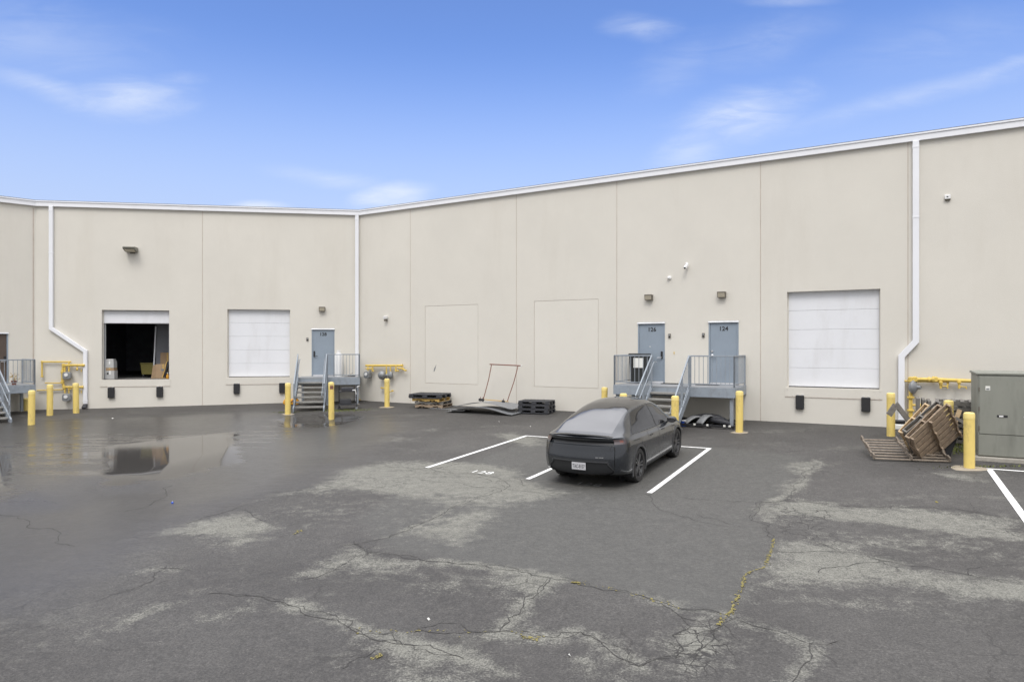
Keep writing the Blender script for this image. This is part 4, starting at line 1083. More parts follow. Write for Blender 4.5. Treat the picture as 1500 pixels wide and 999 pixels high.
# dried pot plant on the corner landing
P = FT.pt(-2.05 + .35, zd3 + .003, .9); s_, z_ = 0, 0
x, y = ((25 - 750) / 1000 * 27.2, 27.2)
e = thing('potted_plant', 'small dried plant in a brown pot on the corner landing', 'plant', FT.pt(-1.05, zd3 + .002, 1.05), FT.rz)
mb = MB(); mb.lathe([(.07, 0), (.10, .16), (.11, .165), (.09, .17)], 16); mb.build('pot', M['rust'], e, smooth=True)
mb = MB()
for k in range(60):
    a = random.uniform(0, 6.28); r = random.uniform(.02, .16); z = random.uniform(.17, .42); q = Vector((r * math.cos(a), r * math.sin(a), z)); t = Vector((random.uniform(-1, 1), random.uniform(-1, 1), random.uniform(-.2, 1))).normalized(); u = t.orthogonal()
    mb.add([q, q + t * .04 + u * .012, q + t * .08, q + t * .04 - u * .012], [(0, 1, 2, 3)])
for k in range(6): mb.tube([(0, 0, .15), (random.uniform(-.08, .08), random.uniform(-.08, .08), .38)], .004, 5)
mb.build('foliage', mat('dry_leaf', (.32, .22, .07), .8, var=.3), e)

# under the door-128 landing: service cart, yellow bag behind bollard, kerb stop
x, y = hit(508, 601); 
e = thing('utility_cart', 'dark wire utility cart parked under the door 128 landing', 'cart', (x, y + .35, gz(x, y + .35)), FL.rz)
for z, nm in ((.18, 'shelf'), (.72, 'shelf')):
    mb = MB(); mb.box((-.42, -.22, z), (.34, .22, z + .03)); 
    mb.build(nm, M['plastic'], e, bevel=.005)
for sx in (-.39, .31):
    for sy in (-.2, .2):
        mb = MB(); mb.tube([(sx, sy, .12), (sx, sy, .95)], .014); mb.build('leg', M['black_gloss'], e)
        mb = MB(); mb.lathe([(.05, -.018), (.05, .018)], 14, Matrix.Translation((sx, sy, .055)) @ Matrix.Rotation(R(90), 4, 'X')); mb.build('wheel', M['meter' if sx > 0 else 'black'], e)
mb = MB(); mb.tube([(.31, -.2, .90), (.42, -.2, .95), (.42, .2, .95), (.31, .2, .90)], .014); mb.build('handle', M['galv'], e)
mb = MB(); mb.box((-.3, -.18, .751), (.2, .16, .90)); mb.build('upper_tray', M['plastic'], e, bevel=.02); mb = MB(); mb.box((-.36, -.16, .211), (.1, .15, .42)); mb.build('lower_tray', M['plastic'], e, bevel=.02)
mb = MB(); mb.tube([(.15, -.21, .78), (.26, -.25, .80), (.30, -.22, .62)], .02); mb.build('hose', M['dome'], e)
x, y = hit(427, 592.5)
e = thing('fabric_bag', 'crumpled orange-yellow bag lying behind the bollard beside the stairs', 'bag', (x, y, gz(x, y)), FL.rz)
mb = MB()
pr = [(-.30, .0), (-.36, .1), (-.28, .26), (-.1, .20), (.05, .26), (.24, .28), (.34, .12), (.30, .0)]
mb.prism(pr, -.16, .14); mb.build('bag_body', M['orange'], e, bevel=.05)
mb = MB(); mb.tube([(-.02, -.17, .1), (.12, -.2, .24), (.26, -.17, .3)], .014); mb.build('strap', M['rust'], e)
x, y = hit(536, 586)
e = thing('wheel_stop', 'short yellow kerb stop on the ground by the corner downspout', 'wheel stop', (x, y, gz(x, y)), FL.rz)
mb = MB(); mb.prism([(-.07, 0), (.07, 0), (.05, .07), (-.05, .07)], -.30, .30, plane='yz'); mb.build('block', M['gas'], e, bevel=.01)

# debris under the long landing: ducts on a floor rail
x, y = hit(1036, 627)
e = thing('floor_skid', 'dark low floor skid with white clips under the long landing', 'skid', (x, y, gz(x, y) + .02), FR.rz)
mb = MB(); mb.box((-.78, -.05, .02), (.82, .03, .09)); mb.box((-.78, .75, .02), (.82, .82, .09)); 
for q in (-.76, 0.02, .74): mb.box((q, .031, .02), (q + .06, .749, .08))
mb.build('frame', M['black_gloss'], e, bevel=.006)
for q in (-.42, -.02, .5, .66):
    mb = MB(); mb.box((q, -.07, .05), (q + .07, -.051, .11)); mb.build('clip', M['paper'], e, bevel=.006)
gdu = 'grey ducts under the long landing'
for k, (dx, dy, rz_, lab, ln, ht) in enumerate(((-.50, .35, .9, 'bent grey flat duct lying nearest the stairs under the long landing', .95, .24), (-.12, .40, 1.15, 'bent grey flat duct, middle one of those under the long landing', .95, .30))):
    o = bpy.data.objects.new
    mb = MB(); n = 10; vs = []
    for i in range(n + 1):
        f = i / n; xx = (f - .4) * ln; zz = .11 + ht * math.sin(math.pi * min(1, f * 1.05)) * .8
        for sy in (-.14, -.09, .09, .14): vs.append((xx, sy, zz + (.03 if abs(sy) < .1 else 0)))
    fs = [(4 * i + j, 4 * i + j + 1, 4 * i + 5 + j, 4 * i + 4 + j) for i in range(n) for j in range(3)]
    mb.add(vs, fs); ob = mb.build('duct_piece', M['duct'], smooth=True, loc=e.matrix_world @ Vector((0, 0, 0)))
    md = ob.modifiers.new('thick', 'SOLIDIFY'); md.thickness = .025
    ob.location = Vector((x, y, gz(x, y))) + Vector((FR.t.x * dx + FR.i.x * dy, FR.t.y * dx + FR.i.y * dy, .0)); ob.rotation_euler.z = FR.rz + rz_
    tag(ob, lab, 'duct', gdu)
mb = MB(); mb.tube([(-.9, .6, .12), (-.6, .62, .22), (-.2, .6, .28), (.2, .58, .25), (.45, .5, .16), (.5, .4, .14), (.3, .42, .2), (.0, .55, .2)], [.06, .1, .12, .13, .12, .09, .1, .08], 12)
ob = mb.build('plastic_wrap_bundle', M['plastic'], smooth=True, loc=(x, y, gz(x, y)), rz=FR.rz); tag(ob, 'dark crumpled plastic bundle heaped behind the grey ducts', 'bundle')
x2, y2 = hit(1002, 624)
e = thing('blue_tub', 'small blue tub by the foot of the long landing stairs', 'tub', (x2, y2, gz(x2, y2)), FR.rz)
mb = MB(); mb.lathe([(.07, 0), (.09, .16), (.095, .17)], 16); mb.build('tub_body', M['blueplastic'], e, smooth=True)
mb = MB(); mb.lathe([(.097, .171), (.097, .19), (.03, .195)], 16); mb.build('lid', M['paper'], e, smooth=True)

# ------------------------------------------------------------------ pallets
def wood_pallet(m, mname='wooden_pallet', L_=1.22, W_=1.02, bottom=True, boards=7, miss=(), twist=0., bw=.045):
    e = thing(mname, '', 'pallet')
    for y in (-W_ / 2 + .02, 0, W_ / 2 - .02):
        mb = MB(); mb.prism([(-L_/2, .018), (-L_/2, .107), (L_/2, .107), (L_/2, .018), (L_*.36, .018), (L_*.33, .055), (L_*.17, .055), (L_*.14, .018), (-L_*.14, .018), (-L_*.17, .055), (-L_*.33, .055), (-L_*.36, .018)], y - .019, y + .019); mb.build('stringer', m, e)
    for i in range(boards):
        if i in miss: continue
        xx = -L_ / 2 + .045 + i * (L_ - .09) / (boards - 1); j = random.uniform(-.012, .012)
        mb = MB(); mb.box((xx - bw, -W_ / 2 + j, .1075), (xx + bw, W_ / 2 + j, .125)); mb.build('deck_board', m, e)
    if bottom:
        for xx in (-L_ / 2 + .05, -.3, .3, 0, L_ / 2 - .05):
            mb = MB(); mb.box((xx - .045, -W_ / 2, 0), (xx + .045, W_ / 2, .0175)); mb.build('bottom_board', m, e)
    return e
def plastic_pallet():
    e = thing('plastic_pallet', '', 'pallet')
    mb = MB(); w, d = .61, .51
    mb.box((-w, -d, .11), (w, d, .15))
    mb.build('deck', M['plastic'], e, bevel=.01)
    mb = MB()
    for i in range(7):
        for j in range(5): mb.box((-w + .06 + i * .168, -d + .06 + j * .19, .1501), (-w + .17 + i * .168, -d + .19 + j * .19, .154))
    mb.build('deck_ribs', M['plastic'], e)
    for x in (-w + .08, 0, w - .08):
        for y in (-d + .07, 0, d - .07):
            mb = MB(); mb.prism([(x - .10, .035), (x + .10, .035), (x + .08, .1095), (x - .08, .1095)], y - .07, y + .07); mb.build('foot', M['plastic'], e, bevel=.01)
    for y in (-d + .07, 0, d - .07):
        mb = MB(); mb.box((-w, y - .06, 0), (w, y + .06, .0345)); mb.build('runner', M['plastic'], e, bevel=.008)
    return e
# stack by the corner: wooden pallets under a black plastic one
x, y = hit(632, 598); cx, cy = x + .0, y + .42; g0 = gz(cx, cy) + .01; ang = R(-18)
gp = 'pallets stacked along the long wall'
wp = wood_pallet(M['wood']); wg = wood_pallet(M['woodgrey']); wy = wood_pallet(M['woodyel'])
def place(o, x, y, z, rz, label, group=gp, rx=0, ry=0):
    o.location = (x, y, z); o.rotation_euler = (rx, ry, rz); o['label'] = label; o['group'] = group; return o
place(wp, cx + .05, cy, g0, ang, 'brown wooden pallet at the bottom of the mixed stack')
place(wg, cx + .03, cy + .02, g0 + .127, ang + .06, 'dark weathered pallet second from the bottom of the mixed stack')
place(wy, cx - .06, cy, g0 + .254, ang - .03, 'yellowish wooden pallet under the black plastic one')
pp = plastic_pallet(); pp.scale = (1.15, 1.1, 1.15)
place(pp, cx - .10, cy - .02, g0 + .382, ang + .02, 'black plastic pallet lying on top of the wooden ones')
# stack of black plastic pallets
x, y = hit(781, 607); cx2, cy2 = x + .15, y + .42; g1 = gz(cx2, cy2)
for k, lab in enumerate(('black plastic pallet at the bottom of the plastic stack beside the grey sheets', 'black plastic pallet in the middle of the plastic stack beside the grey sheets', 'black plastic pallet topping the plastic stack beside the grey sheets')):
    o = dup(pp, (0, 0, 0)); o.scale = (.98, .85, 1.02)
    place(o, cx2, cy2, g1 + .158 * k + .005, R(-20) + .03 * (k - 1), lab)
# rope end on the ground
x, y = hit(632, 597)
mb = MB(); mb.tube([(0, 0, .02), (.02, -.02, .12), (.1, -.03, .17), (.16, -.02, .1), (.1, -.06, .03), (.05, -.08, .02), (.25, -.05, .13), (.36, -.04, .16)], .014, 7)
tag(mb.build('rope', M['rope'], smooth=True, loc=(x, y, gz(x, y)), rz=FR.rz), 'pale twisted rope end hanging before the mixed pallet stack', 'rope')

# grey bent sheets
def sheet(w, d, sag, name, lab, loc, rz, m=M['plate'], lift=0, tilt=0):
    mb = MB(); nx, ny = 16, 5; vs = []
    for top in (1, 0):
        for j in range(ny + 1):
            for i in range(nx + 1):
                u = i / nx; v = j / ny
                z = sag * math.sin(math.pi * min(1, u * 1.02)) ** 1.3 * (1 - .45 * v) + lift + .03 * u * v
                vs.append(((u - .5) * w + .10 * v, (v - .5) * d + .03 * math.sin(u * 5), z + (.012 if top else 0)))
    fs = []; K = (nx + 1) * (ny + 1)
    for j in range(ny):
        for i in range(nx):
            a = j * (nx + 1) + i; fs.append((a, a + 1, a + nx + 2, a + nx + 1)); fs.append((K + a + nx + 1, K + a + nx + 2, K + a + 1, K + a))
    rim = [i for i in range(nx + 1)] + [(j + 1) * (nx + 1) - 1 for j in range(1, ny + 1)] + [ny * (nx + 1) + i for i in range(nx - 1, -1, -1)] + [j * (nx + 1) for j in range(ny - 1, 0, -1)]
    for a, b in zip(rim, rim[1:] + rim[:1]): fs.append((a, K + a, K + b, b))
    mb.add(vs, fs); o = mb.build(name, m, smooth=True, loc=loc, rz=rz); o.rotation_euler.x = tilt; tag(o, lab, 'metal sheet', 'bent grey sheets by the wall'); return o
x, y = hit(713, 605.5); gsz = gz(x + .2, y + .55)
sheet(2.9, 1.15, .22, 'metal_sheet', 'lower bent grey sheet lying on the asphalt by the wall', (x - .05, y + .30, gsz + .02), FR.rz + .02, tilt=.03)
sheet(2.6, 1.15, .20, 'metal_sheet', 'upper bent grey sheet carrying the rusty frame', (x + .10, y + .50, gsz + .20), FR.rz + .03, tilt=.03)
# thin strips sticking out from under the sheets
xa, ya = hit(640, 600)
mb = MB(); mb.box((-.9, -.03, 0), (.9, .03, .012)); tag(mb.build('metal_strip', M['galv'], loc=(xa + .5, ya, gz(xa + .5, ya) + .01), rz=FR.rz + .1), 'thin pale metal strip beside the mixed pallet stack', 'metal strip')
xa, ya = hit(668, 603)
mb = MB(); mb.tube([(-.3, .05, .01), (0, -.02, .02), (.3, -.02, .04), (.36, .02, .06), (.30, .04, .03)], .02, 7); tag(mb.build('foil_scrap', M['dome'], loc=(xa, ya, gz(xa, ya) + .01), rz=FR.rz), 'crumpled white scrap at the end of the lower grey sheet', 'scrap')
# rusty wheeled frame
zf = gsz + .30
sa, za = FR.at(720, 534, .5); sb, zb = FR.at(759, 535.5, .5); sc_, zc = FR.at(708, 585, .75); sd, zd = FR.at(743, 588, .75)
e = thing('rolling_rack', 'thin rusty tube frame on small wheels standing on the grey sheets', 'rack', FR.pt(sc_, 0, 0), FR.rz)
A_ = (sa - sc_, -.5, za); B_ = (sb - sc_, -.5, zb); Cc = (0, -.75, zc); Dd = (sd - sc_, -.75, zd)
mid = lambda p, q, f, dx: (p[0] + (q[0] - p[0]) * f + dx, p[1] + (q[1] - p[1]) * f, p[2] + (q[2] - p[2]) * f)
mb = MB(); mb.tube([A_, mid(A_, Cc, .45, .03), Cc], .017); mb.build('upright', M['rust'], e, smooth=True)
mb = MB(); mb.tube([B_, mid(B_, Dd, .45, .03), Dd], .017); mb.build('upright', M['rust'], e, smooth=True)
mb = MB(); mb.tube([(A_[0] - .08, A_[1], A_[2] + .01), (B_[0] + .12, B_[1], B_[2] - .005)], .022); mb.build('top_bar', M['rust'], e, smooth=True)
mb = MB(); mb.lathe([(.024, 0), (.024, .05)], 10, Matrix.Translation((B_[0] + .12, B_[1], B_[2] - .005)) @ Matrix.Rotation(R(90), 4, 'Y')); mb.build('end_cap', M['dome'], e)
mb = MB(); mb.tube([Cc, Dd, (Dd[0] + .1, Dd[1] - .1, Dd[2])], .015); mb.build('base_bar', M['woodyel'], e, smooth=True)
for p in ((Cc[0] - .15, -.75, Cc[2] - .02), (Cc[0] + .0, -.80, Cc[2] - .02), (Dd[0] - .15, -.80, Dd[2] - .01)):
    mb = MB(); mb.lathe([(.02, -.035), (.06, -.03), (.06, .03), (.02, .035)], 16, Matrix.Translation(p) @ Matrix.Rotation(R(80), 4, 'X')); mb.build('wheel', M['black'], e, smooth=True)
    mb = MB(); mb.tube([p, (p[0] + .02, p[1], p[2] + .12)], .012); mb.build('caster_stem', M['rust'], e)

# broken pallets in front of the right-hand wall
gb = 'broken pallets heaped by the electrical cabinet'
x, y = hit(1325, 668)
def P3(px, py, Y, ): return Vector(((px - 750) / 1000 * Y, Y, EYE - (py - 508) / 1000 * Y))
o = wood_pallet(M['woodgrey2'], boards=8, bottom=False, L_=1.35, W_=1.62, bw=.036)
place(o, x - .05, y - .05, gz(x, y) + .27, FR.rz + R(104), 'splayed weathered pallet lying upside down flat on the asphalt', gb, rx=R(180), ry=R(-13))
mb = MB(); mb.box((-.03, -.03, 0), (.03, .03, .28)); c_ = mb.build('broken_post', M['woodgrey2'], o); c_.location = (.5, .9, -.12); c_.rotation_euler = (R(180), .2, 0)
def leaning(m, off, along, label, L_=1.1, W_=1.1, boards=7, under=True, bottom=False, turn=0., bw=.045):
    """one of a pallet stack toppled against the bollards: boards run up to the right"""
    o = wood_pallet(m, L_=L_, W_=W_, boards=boards, bottom=bottom, bw=bw); o['label'] = label; o['group'] = gb
    u = Vector((math.cos(R(41 + turn)), .05, math.sin(R(41 + turn)))).normalized()
    n = (Vector((0, -1, 0)) * .88 + Vector((.66, 0, -.75)) * .48); n = (n - u * n.dot(u)).normalized()
    zl = -n if under else n; xl = u.cross(zl).normalized()
    c = P3(1376, 642, 15.95) - n * off + u * along
    R3 = Matrix((xl, u, zl)).transposed().to_4x4()
    o.matrix_world = Matrix.Translation(c) @ R3; return o
leaning(M['wood'], .0, 0, 'large weathered pallet tilted with its long slats facing out', boards=7, L_=1.15, W_=1.2, bw=.064)
leaning(M['wood'], .15, -.03, 'weathered pallet sandwiched behind the tilted outer one', turn=2, bottom=True)
leaning(M['woodnew'], .42, -.02, 'pale newer pallet at the back of the toppled pile', under=True, turn=4, L_=1.0, W_=.95, bottom=True)
leaning(M['woodgrey'], .28, .02, 'dark pallet between the pale one and the weathered ones of the toppled pile', turn=-2, bottom=True)
mb = MB(); a = P3(1303, 594 - 20, 17.2); 
e = thing('broken_plank', 'broken grey plank poking up towards the bollard by the white door', 'plank', (0, 0, 0))
p1, p2, p3 = P3(1302, 608, 17.0), P3(1312, 593, 17.0), P3(1338, 625, 17.1)
mb = MB(); mb.bar(p2 + Vector((0, 0, .03)), p3, .03, .13); mb.build('stringer', M['woodgrey'], e)
mb = MB(); mb.bar(p1, p2, .03, .15); mb.build('end_board', M['woodgrey'], e)
e = thing('broken_plank', 'pale wooden plank end sticking up beside the cabinet bollard', 'plank', (0, 0, 0))
p1, p2 = P3(1398, 622, 16.3), P3(1406, 600, 16.3)
mb = MB(); mb.bar(p1, p2, .02, .10); mb.build('board', M['woodnew'], e)
mb = MB(); mb.bar(P3(1400, 612, 16.2), P3(1417, 622, 16.1), .03, .07); mb.build('splinter', M['woodgrey'], e)
# dark sheet added as the shadow under the tilted pile, shade set as colour
e = thing('shadow_sheet', 'added dark sheet standing in for the shadow under the tilted pallets', 'sheet', (0, 0, 0))
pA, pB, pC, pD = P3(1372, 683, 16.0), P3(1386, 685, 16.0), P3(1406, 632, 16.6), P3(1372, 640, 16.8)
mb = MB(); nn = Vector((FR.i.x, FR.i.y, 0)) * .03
mb.add([pA, pB, pC, pD, pA + nn, pB + nn, pC + nn, pD + nn], [(0, 1, 2, 3), (7, 6, 5, 4), (0, 4, 5, 1), (1, 5, 6, 2), (2, 6, 7, 3), (3, 7, 4, 0)]); mb.build('board', mat('pile_shadow', (.018, .018, .019), .9, spec=.1), e)
# tidy stack of grey pallets near the wall
s, _ = FR.at(1388, 600, 2.2); c = FR.pt(s + .35, 0, 2.1); gg = gz(c.x, c.y)
names = ['lowest', 'second', 'third', 'fourth', 'fifth', 'sixth', 'seventh', 'topmost']
for k in range(8):
    o = wood_pallet(M['woodgrey']) if k == 0 else dup(g8, (0, 0, 0))
    if k == 0: g8 = o
    place(o, c.x + random.uniform(-.04, .04), c.y + random.uniform(-.04, .04), gg + .01 + .14 * k, FR.rz + random.uniform(-.06, .06) + (R(90) if k % 2 == 5 else 0), names[k] + ' dark pallet of the neat stack between the wall and the tilted pile', gb)
s, _ = FR.at(1353, 600, 2.0); c2 = FR.pt(s, 0, 1.75); 
e = thing('upright_pallet', 'dark pallet standing on edge beside the neat grey stack', 'pallet', (c2.x, c2.y, gz(c2.x, c2.y)), FR.rz, gb)
for i in range(3):
    mb = MB(); mb.box((-.17 + i * .13, -.5, .02), (-.09 + i * .13, .5, 1.12 - .03 * i)); mb.build('board', M['woodgrey'], e)
mb = MB(); mb.box((-.19, -.48, .6), (-.1705, .48, .7)); mb.build('cross_board', M['woodgrey'], e)
# loose white jug and weeds behind the pile
s, _ = FR.at(1318, 622, .45); P = FR.pt(s, 0, .45)
e = thing('plastic_jug', 'white plastic jug with dark top by the downspout behind the broken pallets', 'jug', (P.x, P.y, gz(P.x, P.y)), FR.rz)
mb = MB(); mb.box((-.2, -.12, .0), (.16, .12, .18)); mb.build('jug_body', M['paper'], e, bevel=.04)
mb = MB(); mb.box((-.14, -.1, .19), (.14, .1, .30)); mb.build('dark_lid', M['black_gloss'], e, bevel=.03)

# ------------------------------------------------------------------ electrical cabinet
xf, yf = hit(1432, 673.5)
fo = Vector((xf, yf, 0)); d_ = -((fo - FR.O).dot(FR.i)); sf = (fo - FR.O).dot(FR.t)
zb_ = gz(xf, yf); ztop = EYE - (545 - 508) / 1000 * yf
Hc = ztop - zb_; Wc = 3.0; Dc = 1.5
e = thing('electrical_cabinet', 'large green-grey electrical cabinet on a concrete pad with small plates on its doors', 'cabinet', (xf, yf, zb_), FR.rz)
mb = MB(); mb.box((0, 0, .10), (Wc, Dc, Hc - .06)); mb.build('housing', M['cab'], e, bevel=.015)
mb = MB(); mb.prism([(-.03, Hc - .059), (Dc + .02, Hc - .059), (Dc + .02, Hc), (-.03, Hc - .015)], -.03, Wc + .03, plane='yz'); mb.build('roof', M['cab'], e, bevel=.008)
for i in range(2):
    x_0 = .03 + i * Wc / 2
    mb = MB(); mb.box((x_0, -.022, .62), (x_0 + Wc / 2 - .06, -.0005, Hc - .10)); dr = mb.build('door', M['cab'], e, bevel=.008)
    mb = MB(); mb.box((x_0 + .34, -.030, 1.02), (x_0 + .54, -.0225, 1.07)); mb.build('nameplate', M['black_gloss'], dr)
    mb = MB(); mb.box((x_0 + .38, -.033, 1.028), (x_0 + .46, -.0305, 1.062)); mb.build('nameplate_label', M['dome'], dr)
    mb = MB(); mb.box((x_0 + .84, -.028, 1.03), (x_0 + 1.0, -.0225, 1.06)); mb.build('latch', M['galv'], dr)
    for z in (.75, 1.2, 1.65):
        mb = MB(); mb.tube([(x_0, -.02, z - .05), (x_0, -.02, z + .05)], .015); mb.build('hinge', M['lamp'], dr)
mb = MB(); mb.box((.15, -.026, Hc - .42), (.24, -.0225, Hc - .32)); mb.build('warning_label', M['paper'], e)
mb = MB(); mb.box((.165, -.0275, Hc - .41), (.225, -.0262, Hc - .37)); mb.build('label_print', M['meter'], e)
mb = MB(); mb.box((.02, -.012, .12), (Wc - .02, -.0005, .60)); mb.build('lower_panel', M['cab'], e, bevel=.006)
mb = MB(); mb.box((-.10, -.10, -.25), (Wc + .15, Dc + .1, .09)); pd = mb.build('cabinet_pad', M['conc'], loc=(xf, yf, zb_), rz=FR.rz, bevel=.02); tag(pd, kind='structure')
# ------------------------------------------------------------------ weeds and litter
mb = MB(); 
def blade_patch(px, py, n, sx, sy, h):
    x0_, y0_ = hit(px, py)
    for k in range(n):
        a = random.gauss(0, 1) * sx; b = random.gauss(0, 1) * sy; x = x0_ + a; y = y0_ + b; z = gz(x, y)
        hh = h * random.uniform(.4, 1.2); t = random.uniform(0, 6.28); w = random.uniform(.006, .014); dx, dy = math.cos(t), math.sin(t); l = random.uniform(.2, 1.) * hh
        mb.add([(x - dy * w, y + dx * w, z), (x + dy * w, y - dx * w, z), (x + dx * l, y + dy * l, z + hh)], [(0, 1, 2)])
blade_patch(505, 601, 700, .55, .22, .035); blade_patch(420, 604, 200, .3, .08, .03); blade_patch(1410, 660, 420, .35, .3, .12); blade_patch(1404, 652, 200, .3, .25, .1)
blade_patch(1440, 684, 150, .5, .04, .05)
tag(mb.build('weeds', M['weed']), kind='stuff')
x, y = hit(252.5, 737)
e = thing('bottle_cap', 'tiny blue plastic cap lying on the wet asphalt', 'litter', (x, y, gz(x, y)))
mb = MB(); mb.lathe([(.035, .0), (.037, .02), (.03, .045), (.012, .05)], 14); mb.build('cap', M['blueplastic'], e, smooth=True)
mb = MB(); mb.lathe([(.012, .051), (.010, .065)], 10); mb.build('nozzle', M['dome'], e); e.scale = (.6, .6, .6)
gl = 'paper scraps on the asphalt'
for k, (px, py, w, lab) in enumerate(((628, 908, .035, 'tiny white paper scrap on the open asphalt before the long crack'), (834, 961, .03, 'tiny white paper scrap by the lower crack in the open asphalt'), (731, 618, .05, 'white paper scrap on the dark asphalt before the grey sheets'), (777, 625, .04, 'white paper scrap beside the head of the parking line'), (165, 613, .07, 'crumpled white scrap on the asphalt below the open doorway'), (1372, 736, .06, 'yellowish leaf scrap on the asphalt near the cabinet stall'))):
    x, y = hit(px, py); mb = MB(); a = random.uniform(0, 3); w *= .45
    mb.add([(-w, -w * .6, .002), (w, -w * .7, .004), (w * .8, w * .6, .012), (-w * .9, w * .7, .022), (0, 0, .03)], [(0, 1, 4), (1, 2, 4), (2, 3, 4), (3, 0, 4)])
    tag(mb.build('paper_scrap', M['moss'] if 'yellow' in lab else M['paper'], loc=(x, y, gz(x, y) + .002), rz=a), lab, 'litter', gl)

# ------------------------------------------------------------------ car
def hermite(xs, ys, x):
    xs = np.array(xs, float); ys = np.array(ys, float); h = np.diff(xs); d = np.diff(ys) / h
    m = np.zeros(len(xs)); m[0] = d[0]; m[-1] = d[-1]
    for i in range(1, len(xs) - 1):
        m[i] = 0 if d[i-1] * d[i] <= 0 else (h[i-1] + h[i]) / (h[i-1] / d[i] + h[i] / d[i-1])
    i = np.clip(np.searchsorted(xs, x) - 1, 0, len(h) - 1); t = (x - xs[i]) / h[i]
    return ((1 + 2*t) * (1-t)**2) * ys[i] + t * (1-t)**2 * h[i] * m[i] + t*t*(3-2*t) * ys[i+1] + t*t*(t-1) * h[i] * m[i+1]
def build_car():
    L_ = 4.79; AX = (.98, 3.87); RW = .362
    car = thing('parked_car', 'dark grey hatchback-style electric car parked nose-in between white stall lines', 'car')
    xs = np.unique(np.concatenate([np.linspace(0, .6, 48), np.linspace(.6, 4.2, 190), np.linspace(4.2, L_, 40)]))
    def W_(x): return .955 - .20 * np.clip(1 - x / .48, 0, 1) ** 3 - .02 * np.clip(1 - x / 1.2, 0, 1) - .30 * np.clip((x - 4.05) / .74, 0, 1) ** 2.6
    def ZB(x): return hermite([0, .5, 1.0, 2.0, 3.3, 3.9, 4.4, 4.79], [1.035, 1.03, 1.01, .975, .945, .90, .80, .64], x)
    def ZT(x): return hermite([0, .12, .3, .7, 1.2, 1.7, 2.2, 2.7, 3.1, 3.6, 3.85, 4.2, 4.55, 4.79], [1.075, 1.105, 1.17, 1.345, 1.505, 1.595, 1.624, 1.60, 1.50, 1.20, 1.06, .99, .86, .68], x)
    def WR(x): return hermite([0, .2, .6, 1.2, 2.2, 3.0, 3.5, 3.9, 4.3, 4.79], [.56, .62, .615, .575, .59, .60, .66, .74, .70, .48], x)
    def ZU(x): return hermite([0, .35, .6, 4.2, 4.79], [.30, .24, .20, .19, .26], x)
    def xr(z): return hermite([.2, .32, .45, .60, .80, .92, .985, 1.03, 1.06, 1.3], [.12, .05, .015, .0, .035, .06, .10, .085, .05, .05], np.clip(z, .2, 1.29))
    NS = [3, 4, 8, 5, 8, 5, 3, 16, 16, 5, 8, 8]        # samples per section span
    def section(x):
        w, zb, zt, wr, zu = W_(x), ZB(x), ZT(x), WR(x), ZU(x)
        zr = zb + (zt - zb) * .84; wr = min(wr, w - .13)
        p7 = np.array([w - .085, zb + .018]); p9 = np.array([wr, zr])
        p8 = p7 * .5 + p9 * .5 + np.array([.022, .012]) * min(1, (zt - zb) / .4)
        pts = np.array([[0, zu], [w - .16, zu], [w - .035, zu + .06], [w - .008, .48], [w, .64], [w - .012, zb - .16], [w - .045, zb - .03], p7, p8, p9,
                        [wr - .11, zr + (zt - zr) * .50], [wr * .5, zt - (zt - zr) * .13], [0, zt]])
        seg = np.hypot(*np.diff(pts, axis=0).T); T = np.concatenate([[0], np.cumsum(np.maximum(seg, .012))])
        m = np.zeros_like(pts); 
        for i in range(1, len(pts) - 1):
            h0, h1 = T[i] - T[i-1], T[i+1] - T[i]; m[i] = ((pts[i] - pts[i-1]) / h0 * h1 + (pts[i+1] - pts[i]) / h1 * h0) / (h0 + h1)
        m[0] = (pts[1] - pts[0]) / (T[1] - T[0]); m[-1] = (pts[-1] - pts[-2]) / (T[-1] - T[-2]); m[-1][1] = 0
        m[1] *= .4; m[2] *= .7
        out = []; v = []
        for i in range(len(pts) - 1):
            h = T[i+1] - T[i]
            for k in range(NS[i]):
                t = k / NS[i]
                out.append(((1+2*t)*(1-t)**2) * pts[i] + t*(1-t)**2*h*m[i] + t*t*(3-2*t)*pts[i+1] + t*t*(t-1)*h*m[i+1]); v.append(i + t)
        out.append(pts[-1]); v.append(len(pts) - 1.)
        return np.array(out), np.array(v)
    S = [section(x) for x in xs]; v = S[0][1]; NV = len(v)
    G = np.zeros((len(xs), NV, 3))
    for i, x in enumerate(xs):
        s = S[i][0]; k = np.clip(1 - x / .7, 0, 1); k = k * k * (3 - 2 * k)
        G[i, :, 0] = x + xr(s[:, 1]) * k - .10 * np.clip((x - 4.2) / .59, 0, 1) ** 2 * np.clip((.55 - s[:, 1]) / .3, -1, 1) ** 2
        G[i, :, 1] = s[:, 0]; G[i, :, 2] = s[:, 1]
    # face lists by part
    parts = {k: MB() for k in ('body', 'side_glass', 'side_glass_l', 'rear_glass', 'roof_glass', 'windscreen', 'seam', 'lens', 'lensdark', 'cladding')}
    idx = {k: {} for k in parts}
    def emit(key, quad, ids):
        mb = parts[key]; d = idx[key]; f = []
        for p, q in zip(quad, ids):
            if q not in d: d[q] = len(mb.v); mb.v.append(tuple(p))
            f.append(d[q])
        f = [a for k_, a in enumerate(f) if a not in f[:k_]]
        if len(f) >= 3: mb.f.append(tuple(f)); mb.mi.append(0)
